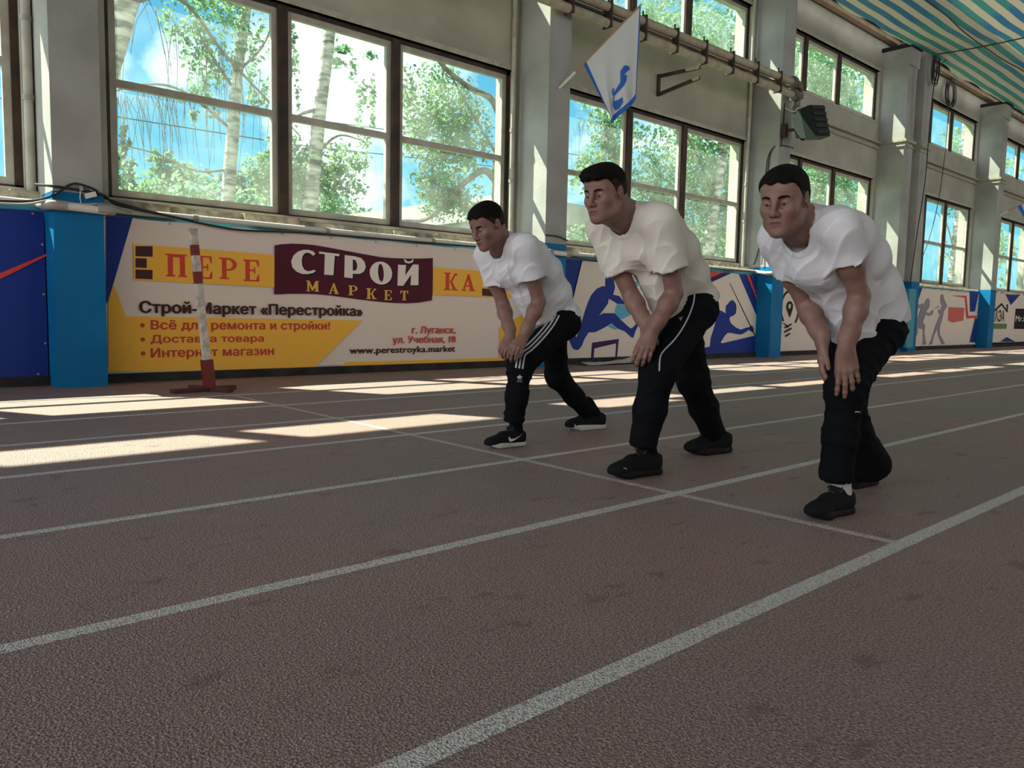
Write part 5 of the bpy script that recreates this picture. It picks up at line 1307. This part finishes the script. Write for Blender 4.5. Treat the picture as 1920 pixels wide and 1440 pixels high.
# rightmost man
p3, A3, T3, Q3, sh3, X3 = man('man in white t-shirt and plain black trousers with hands on thigh, rightmost of three',
    dict(shN=(2.69, 1.29, 1.065), shF=(2.74, 1.555, 1.043), elN=(2.84, 1.275, .838), elF=(2.90, 1.505, .803), wrN=(2.78, 1.285, .652), wrF=(2.85, 1.41, .677), pelvis=(3.19, 1.405, .745),
         hipN=(3.15, 1.33, .71), hipF=(3.22, 1.48, .725), knN=(2.875, 1.32, .505), anN=(2.91, 1.355, .165), knF=(3.26, 1.49, .452), anF=(3.52, 1.515, .115)),
    dict(s=.97, f=face(14, 8), o=(2.55, 1.425, 1.160)),
    [dict(w='wrN', d=(.08, -.10, -1), nrm=(-.80, -.52, .08), thumb=-1, s=.98, spread=.10, tout=.25, per=((.05, .2, .15), (.10, .25, .15), (.15, .3, .2), (.2, .4, .3))),
     dict(w='wrF', d=(-.02, -.05, -1), nrm=(-.35, .85, .1), thumb=1, s=.94, curl=(.15, .3, .2), spread=.05, tout=.3)],
    dict(rings=[(.0, .10, .076, .026), (.2, .085, .100, .070), (.45, .078, .106, .082), (.72, .072, .102, .066), (.88, .073, .098, .036), (1.0, .075, .092, .0)],
         drape=[((2.96, 1.37, .84), (3.03, 1.37, .70), .075, .085)], sleeve=.46, sr0=.054, sr=.072, hem=1.0, seed=12, mat=TEE, vneck=.03),
    dict(r=(.090, .070, .060, .064), seed=15, r3F=.095, hemF=(.03, -.01, -.01), len=.03),
    dict(front=((3.03, 1.345), (2.745, 1.385)), back=((3.66, 1.52), (3.38, 1.57)), white=False, sock=SOCK),
    dict(hairline=HL, hair=(.003, .007, .007), jaw=1.04, neck=.058, arm=.97, fade=.02, rough=.5, gaze=(1, -.05, -.35)))
# ------------------------------------------------------------------ stripes, piping and marks on the clothes
def shift(path, v): return [tuple(np.array(p) + np.array(v)) for p in path]
d1 = (.69, .723, -.035)
mid = [tuple(v) for v in catmull([(2.946, 2.9, .765), (2.898, 2.9, .703), (2.821, 2.9, .634), (2.746, 2.9, .579), (2.688, 2.9, .543), (2.668, 2.9, .463)], 5)]
for k in (-1, 0, 1):
    pth = []
    for i, p in enumerate(mid):
        a = np.array(mid[max(i - 1, 0)]); b = np.array(mid[min(i + 1, len(mid) - 1)]); t = unit(b - a); sdv = unit(np.cross(t, d1)); pth.append(tuple(np.array(p) + sdv * k * .019))
    ribbon_on('side_stripe', pth, .0095, Q1, d1, STRIPE, p1)
def blob(pts): return [pts]
# three-leaf emblem with a small word under it
c = np.array((2.683, 2.9, .424)); dd = (.674, .734, -.084); su = unit(np.cross((0, 0, 1), dd)) * -1
def to_t(a, b): return c + su * a + np.array((0, 0, 1.0)) * b
leafs = []
for ang, L in ((0, .022), (.75, .020), (-.75, .020)):
    ca, sa = math.cos(ang), math.sin(ang); pts = []
    for t in np.linspace(0, 2 * math.pi, 14, endpoint=False):
        x, y = .0052 * math.sin(t) * (1 + .2 * math.cos(t)), L * .5 * (1 - math.cos(t))
        pts.append((x * ca + y * sa, -x * sa + y * ca - .002))
    leafs.append(pts)
decal('emblem', leafs + [[(-.014, -.004), (.014, -.004), (.014, -.0065), (-.014, -.0065)]], to_t, Q1, dd, STRIPE, p1)
def word(name, s, w, h, to3, F, d, m, parent):
    co, tris, (x0, x1, y0, y1) = text_mesh(s)
    polys = [[((co[v][0] - x0) / (x1 - x0) * w - w / 2, (co[v][1] - y0) / (y1 - y0) * h) for v in f] for f in tris]
    return decal(name, polys, to3, F, d, m, parent)
word('lettering', 'adidas', .030, .010, lambda a, b: to_t(a, b - .020), Q1, dd, STRIPE, p1)
sw1 = [(2.749, 3.05, .104), (2.747, 3.05, .087), (2.753, 3.05, .075), (2.766, 3.05, .070), (2.797, 3.05, .078), (2.854, 3.05, .106), (2.802, 3.05, .088), (2.77, 3.05, .086), (2.757, 3.05, .094)]
sw2 = [(3.469, 3.25, .088), (3.465, 3.25, .073), (3.477, 3.25, .063), (3.512, 3.25, .066), (3.577, 3.25, .071), (3.499, 3.25, .073), (3.479, 3.25, .075)]
pum = [(2.547, 2.1, .114), (2.554, 2.1, .111), (2.568, 2.1, .107), (2.575, 2.1, .100), (2.565, 2.1, .104), (2.551, 2.1, .109)]
for pts, Y, d, sh, m in ((sw1, 3.05, (.667, .728, -.158), sh1['front'], WHITE_T), (sw2, 3.25, (.726, .673, -.141), sh1['back'], WHITE_T), (pum, 2.1, (.759, .622, -.192), sh2['front'], STRIPE)):
    decal('swoosh' if m is WHITE_T else 'side_mark', [[(p[0], p[2]) for p in pts]], lambda a, b, Y=Y: np.array((a, Y, b)), sh[2], d, m, sh[0])
d2 = (.807, .59, -.024)
ribbon_on('piping', [tuple(v) for v in catmull([(2.812, 1.95, .878), (2.799, 1.95, .815), (2.748, 1.95, .733), (2.675, 1.95, .661), (2.585, 1.95, .601), (2.564, 1.95, .569), (2.562, 1.95, .514)], 6)], .006, Q2, d2, STRIPE, p2)
cb = np.array((2.707, 1.95, .752)); sb_ = unit(np.cross((0, 0, 1), d2)) * -1
decal('bird_emblem', [[(-.013, .006), (-.004, .002), (-.002, .014), (.002, .004), (.012, .012), (.005, -.002), (.001, -.012), (-.003, -.003)]], lambda a, b: cb + sb_ * a + np.array((0, 0, 1.0)) * b, Q2, d2, mat('gold thread', (.42, .30, .08), .6), p2)
ribbon_on('knee_mark', [(2.464, 1.1, .461), (2.49, 1.1, .4605), (2.511, 1.1, .4575), (2.532, 1.1, .452)], .004, Q3, (.91, .401, -.107), STRIPE, p3)
# ------------------------------------------------------------------ outdoors behind the glass
def leaf_mat(name, c, tl=.6):
    m = bpy.data.materials.new(name); m.use_nodes = True; t = m.node_tree; t.nodes.clear(); L = t.links.new
    o = t.nodes.new('ShaderNodeOutputMaterial'); d = t.nodes.new('ShaderNodeBsdfDiffuse'); tr = t.nodes.new('ShaderNodeBsdfTranslucent')
    co = t.nodes.new('ShaderNodeTexCoord'); n = t.nodes.new('ShaderNodeTexNoise'); n.inputs['Scale'].default_value = 1.3
    L(co.outputs['Object'], n.inputs['Vector']); r = t.nodes.new('ShaderNodeValToRGB')
    r.color_ramp.elements[0].position = .35; r.color_ramp.elements[0].color = (c[0] * .6, c[1] * .75, c[2] * .8, 1); r.color_ramp.elements[1].position = .65; r.color_ramp.elements[1].color = tuple(c) + (1,)
    L(n.outputs[0], r.inputs[0]); L(r.outputs[0], d.inputs[0]); L(r.outputs[0], tr.inputs[0])
    m_ = t.nodes.new('ShaderNodeMixShader'); m_.inputs[0].default_value = tl; L(d.outputs[0], m_.inputs[1]); L(tr.outputs[0], m_.inputs[2]); L(m_.outputs[0], o.inputs[0])
    return m
LEAF = leaf_mat('birch leaf', (.24, .38, .19)); LEAFD = leaf_mat('bush leaf', (.15, .27, .15)); LEAFC = leaf_mat('conifer needles', (.07, .15, .10), .3)
BARK = mat('birch bark', (.50, .51, .47), .8, color2=(.07, .07, .06), vscale=3.0, detail=6, stretch=(1, 1, 3.5)); BARKG = mat('grey bark', (.22, .20, .17), .85, color2=(.12, .10, .08), vscale=8)
TWIG = mat('birch twig', (.11, .10, .085), .8)
def leaves(specs, size, seed, m, parent, name='foliage', dens=45):
    """specs: (centre, radii, count) clumps of separate leaves"""
    rn = np.random.RandomState(seed); C = []
    for c, r, n in specs:
        k = max(5, n // dens); cl = rn.normal(0, .5, (k, 3)); cl /= np.maximum(1, np.linalg.norm(cl, axis=1) / 1.0)[:, None]
        own = cl[rn.randint(0, k, n)] + rn.normal(0, .13, (n, 3))
        C.append(np.array(c) + own * np.array(r))
    C = np.concatenate(C); n = len(C)
    a = rn.normal(0, 1, (n, 3)); a /= np.linalg.norm(a, axis=1)[:, None]; b = np.cross(a, rn.normal(0, 1, (n, 3))); b /= np.linalg.norm(b, axis=1)[:, None]
    s = (size * rn.uniform(.6, 1.3, n))[:, None]
    V = np.stack([C - a * s, C + b * s * .6, C + a * s, C - b * s * .6], 1).reshape(-1, 3)
    Q = np.arange(4 * n).reshape(-1, 4)
    return np_mesh(name, V, Q, [m], parent)
def limb(pts, r0_, r1_, n=10, st=6):
    P = catmull(pts, st); g = MB(); k = len(P) - 1
    g.tube(P, [r0_ + (r1_ - r0_) * i / k for i in range(k + 1)], n); return g
def tree(name, label, trunk, r, branches, clumps, size, seed, bark, leaf, twigs=(), group=None, taper=.6):
    e = empty(name, (trunk[0][0], trunk[0][1], -.4), label, 'tree', group)
    keep(limb(trunk, r, r * taper, 12).build('trunk', bark, None, True), e)
    for b in branches: keep(limb(b[0], b[1], b[1] * .35, 7).build('branch', b[2] if len(b) > 2 else BARKG, None, True), e)
    if clumps: leaves(clumps, size, seed, leaf, e, dens=14 if trunk[0][1] > 30 else 30)
    if len(twigs):
        g = MB(); rn = random.Random(seed)
        for (x, y, z, L) in twigs:
            sx = rn.uniform(-.25, .25); g.tube([(x, y, z), (x + sx * .6, y + rn.uniform(-.1, .1), z - L * .35), (x + sx, y, z - L)], [.006, .004, .003], 4, False)
        o = keep(g.build('twig', TWIG), e); o['kind'] = 'stuff'
    return e
rn = random.Random(11)
def droop(a, b, n, l0, l1):
    return [(a[0] + (b[0] - a[0]) * t + rn.uniform(-.1, .1), a[1] + rn.uniform(-.3, .3), a[2] + (b[2] - a[2]) * t, rn.uniform(l0, l1)) for t in [rn.random() for _ in range(n)]]
# leaning birch at the left edge of the big window
tree('birch_tree', 'thick leaning birch trunk seen at the left edge of the largest window',
     [(2.6, 12, -.4), (2.95, 12, 2.2), (3.15, 12, 3.45), (3.27, 12, 3.97), (3.43, 12, 4.5), (3.58, 12, 5.1), (3.9, 12, 6.6)], .19,
     [([(3.5, 12, 4.9), (4.3, 12.1, 5.2), (5.0, 12.2, 4.6), (5.7, 12.3, 4.1), (6.3, 12.3, 3.6)], .035), ([(3.55, 12, 5.0), (4.4, 12.4, 5.6), (5.4, 12.6, 5.5)], .03)],
     [((3.2, 12.6, 7.4), (1.0, .8, .5), 500)], .05, 1, BARK, LEAF, droop((3.6, 12.1, 5.1), (6.0, 12.1, 4.1), 40, .5, 1.7), taper=.75)
tree('birch_tree', 'slim birch with bare drooping twigs, left pane of the largest window',
     [(5.6, 14, -.4), (5.76, 14, 2.62), (5.86, 14, 3.84), (5.96, 14, 4.97), (6.14, 14, 6.2), (6.25, 14, 8.2)], .13,
     [([(5.85, 14, 3.9), (5.0, 14, 4.4), (4.3, 13.9, 4.35), (3.7, 13.9, 4.05)], .03), ([(5.8, 14, 3.2), (5.2, 14, 3.1), (4.5, 14, 3.3), (3.9, 14, 3.35)], .025), ([(5.9, 14, 4.6), (5.3, 14, 5.4), (4.9, 14, 6.4)], .03), ([(5.8, 14, 3.0), (5.5, 14, 2.75), (4.9, 14, 2.95)], .02, BARK), ([(5.95, 14, 4.9), (6.5, 14, 5.6), (6.8, 14, 6.6)], .03)],
     [((5.55, 14.2, 5.6), (.75, .6, .9), 1500), ((5.35, 14.1, 4.5), (.35, .4, .5), 260), ((6.5, 14.1, 5.4), (.3, .4, 1.2), 420), ((6.4, 14.1, 3.1), (.4, .4, .5), 260)], .05, 2, BARK, LEAF, droop((5.6, 14, 4.4), (3.9, 14, 4.1), 45, .4, 1.3))
tree('birch_tree', 'white birch trunk with dark bands, middle pane of the largest window',
     [(6.7, 13, -.4), (6.84, 13, 2.5), (6.93, 13, 3.4), (7.04, 13, 4.35), (7.22, 13, 5.67), (7.3, 13, 7.6)], .15,
     [([(7.0, 13, 4.3), (6.6, 13, 4.1), (6.3, 13, 3.75)], .035), ([(6.95, 13, 3.5), (7.4, 13, 3.9), (7.9, 13, 3.9)], .03)],
     [((6.55, 13.2, 5.0), (.18, .25, .9), 420), ((7.45, 13.3, 3.1), (.75, .4, .75), 1900), ((6.5, 13.3, 3.1), (.5, .4, .8), 1500), ((8.1, 13.3, 4.6), (.25, .3, 1.0), 300), ((7.8, 13.4, 5.6), (.5, .4, .25), 260)], .05, 3, BARK, LEAF, [])
tree('spreading_tree', 'grey tree with curving leafy boughs, right pane of the largest window',
     [(10.1, 11.5, -.4), (10.08, 11.5, 2.0), (9.98, 11.5, 3.1), (10.05, 11.5, 4.2), (10.3, 11.5, 6.0)], .17,
     [([(9.98, 11.5, 3.2), (9.62, 11.5, 3.40), (9.15, 11.5, 3.12), (8.7, 11.5, 2.66), (8.25, 11.5, 2.36), (7.8, 11.5, 2.3)], .075), ([(10.05, 11.5, 4.3), (9.78, 11.5, 4.72), (9.2, 11.5, 4.84), (8.6, 11.5, 5.1), (8.2, 11.5, 5.5)], .075), ([(9.95, 11.5, 3.7), (9.3, 11.5, 4.4), (8.7, 11.6, 5.2)], .03)],
     [((8.75, 11.8, 4.5), (.85, .4, .7), 2400), ((8.7, 11.8, 3.7), (.85, .4, .6), 1800), ((8.8, 11.7, 3.0), (.75, .4, .55), 2200), ((9.5, 11.8, 4.1), (.5, .3, .7), 1100)], .042, 4, BARKG, LEAF)
# behind the second and third bays
tree('birch_tree', 'thick birch trunk among leaves behind the middle window bay',
     [(20.5, 14, -.4), (20.72, 14, 3.02), (21.05, 14, 5.07), (21.23, 14, 6.05), (21.6, 14, 9.5)], .20,
     [([(20.9, 14, 4.4), (19.8, 14, 5.6), (18.9, 14, 6.4)], .06), ([(20.9, 14, 4.0), (22.0, 14, 5.2)], .05)],
     [((20.3, 14.4, 5.2), (2.1, .7, 2.4), 6500), ((22.3, 14.3, 4.4), (1.2, .6, 2.1), 2600), ((18.6, 14.6, 4.0), (1.3, .6, 1.5), 2400), ((21, 14.5, 8.8), (3.4, .8, 1.4), 4600)], .07, 5, BARK, LEAF)
tree('birch_tree', 'leafy birch behind the window left of the middle man',
     [(16.4, 15, -.4), (16.6, 15, 3.0), (16.9, 15, 5.5), (17.0, 15, 9.5)], .13, [([(16.8, 15, 4.4), (16.0, 15, 4.8), (15.4, 15, 4.5)], .035)],
     [((16.6, 15, 4.7), (.9, .5, .8), 1400), ((17.3, 15, 6.2), (1.0, .5, 1.2), 1800), ((16.0, 15, 2.8), (.8, .4, .4), 500), ((18.0, 15, 9.2), (2.2, .7, 1.2), 1700)], .07, 6, BARK, LEAF, droop((15.2, 15, 5.6), (17, 15, 6.4), 25, .4, 1.4))
tree('leafy_tree', 'dense leafy tree filling the panes behind the rightmost man',
     [(30, 15.5, -.4), (30.2, 15.5, 4), (30.3, 15.5, 9)], .22, [([(30.2, 15.5, 4.5), (32, 15.5, 7)], .07), ([(30.2, 15.5, 4.2), (28.4, 15.5, 6.6)], .07)],
     [((29.2, 15.8, 4.8), (2.6, .8, 2.6), 5200), ((32.3, 15.8, 5.4), (2.5, .8, 2.6), 4600), ((30.6, 15.8, 10.2), (5.0, .9, 2.0), 7000), ((25.8, 15.5, 9.6), (2.0, .8, 1.4), 1200)], .09, 7, BARKG, LEAF)
tree('birch_tree', 'pale birch trunk with bare branches behind the far window bay',
     [(35.0, 12, -.4), (35.1, 12, 2.4), (35.2, 12, 3.9), (35.3, 12, 5.5), (35.4, 12, 9)], .17, [([(35.2, 12, 3.6), (34.2, 12, 4.6), (33.0, 12, 5.0)], .035), ([(35.2, 12, 3.2), (34.0, 12, 3.6)], .025), ([(35.3, 12, 5.6), (34.2, 12, 6.8), (33.2, 12, 7.4)], .035)],
     [((36.4, 12.4, 5.6), (.7, .6, 2.4), 500), ((35.6, 12.3, 8.0), (1.4, .6, .9), 500)], .07, 8, BARK, LEAF)
tree('leafy_tree', 'light green trees at the far right windows', [(46, 14, -.4), (46.2, 14, 4), (46.3, 14, 7)], .2, [], [((46, 14, 4.5), (2.6, .8, 2.0), 1300), ((47, 14, 8.0), (3, .8, 1.2), 900)], .12, 9, BARKG, LEAF)
# tree line far behind
for i, (x, h, w, kind, lb) in enumerate(((9.0, 7.6, 1.7, 0, 'rounded far tree at the left edge of the treeline'), (10.9, 8.2, .8, 1, 'narrow dark conifer in the far treeline'), (13.0, 8.0, 1.4, 0, 'pale green far tree right of the conifer'), (15.2, 7.2, 1.6, 0, 'dark far tree beside the slim birch'), (18.2, 8.6, 2.0, 0, 'tall far tree behind the dark mullion'), (21.6, 7.0, 1.9, 0, 'low far tree behind the white birch trunk'), (12, 5.4, 3.2, 2, 'low bush belt in front of the treeline, left pane'), (17, 5.6, 3.0, 2, 'low bush belt under the middle pane'))):
    Y = 36 + (i % 3) * 1.5; 
    if kind == 1: cl_ = [((x, Y, 2.5 + (h - 2.5) * t), (w * (1.15 - t) + .1, .6, .6), int(420 * (1 - t) + 90)) for t in (0, .2, .4, .6, .8, .95)]
    elif kind == 2: cl_ = [((x + dx, Y - 3, h - 1.0 + rn.uniform(-.3, .3)), (1.5, .8, 1.3), 900) for dx in np.linspace(-w, w, 4)]
    else: cl_ = [((x + rn.uniform(-.5, .5) * w, Y, h - 1.0 - k * 1.0 + rn.uniform(-.2, .2)), (w * .9, .8, .9), 620) for k in range(4)] + [((x, Y, h - .5), (w * .5, .6, .5), 300)]
    tree('bush_belt' if kind == 2 else 'far_tree', lb, [(x, Y - (3 if kind == 2 else 0), -.4), (x, Y - (3 if kind == 2 else 0), h * .4), (x + .1, Y - (3 if kind == 2 else 0), h * .7)], .2, [], cl_, .13, 20 + i, BARKG, LEAFC if kind == 1 else (LEAFD if i % 2 else LEAF))
# neighbouring building
e = empty('outbuilding', (24, 29, -.4), 'low grey outbuilding with a pale fascia seen low in the windows', 'building')
BW = mat('grey cladding', (.22, .27, .30), .8); BF = mat('beige fascia', (.30, .31, .27), .8); BG = mat('blue window panes', (.14, .26, .40), .2)
m = MB(); m.box(17.3, 32, 19.5, 40, -.4, 3.9); keep(m.build('wall', BW), e)
m = MB(); m.add([(17.05, 19.25, 3.85), (32.3, 19.25, 3.85), (32.3, 40, 3.85), (17.05, 40, 3.85), (17.05, 19.25, 4.6), (32.3, 19.25, 4.6), (32.3, 40, 4.8), (17.05, 40, 4.8)], [(0, 3, 2, 1), (4, 5, 6, 7), (0, 1, 5, 4), (1, 2, 6, 5), (2, 3, 7, 6), (3, 0, 4, 7)]); keep(m.build('roof', BF), e)
for k in range(6):
    m = MB(); m.box(17.9 + k * 2.3, 19.5 + k * 2.3, 19.44, 19.5, 1.9, 3.5); keep(m.build('window', BG), e)
    m = MB(); m.box(17.24, 17.3, 20.2 + k * 2.8, 22.2 + k * 2.8, 1.7, 3.3); keep(m.build('window', BG), e)
g = MB(); g.tube([(-10, 30, 7.6), (5, 29, 7.0), (14, 28, 6.9), (30, 27, 7.6)], .02, 5); g.tube([(-10, 30, 8.6), (5, 29, 8.0), (14, 28, 7.9), (30, 27, 8.6)], .02, 5); 
tag(g.build('overhead_wire', CABLE), 'pair of overhead wires crossing the sky outside', 'wire')
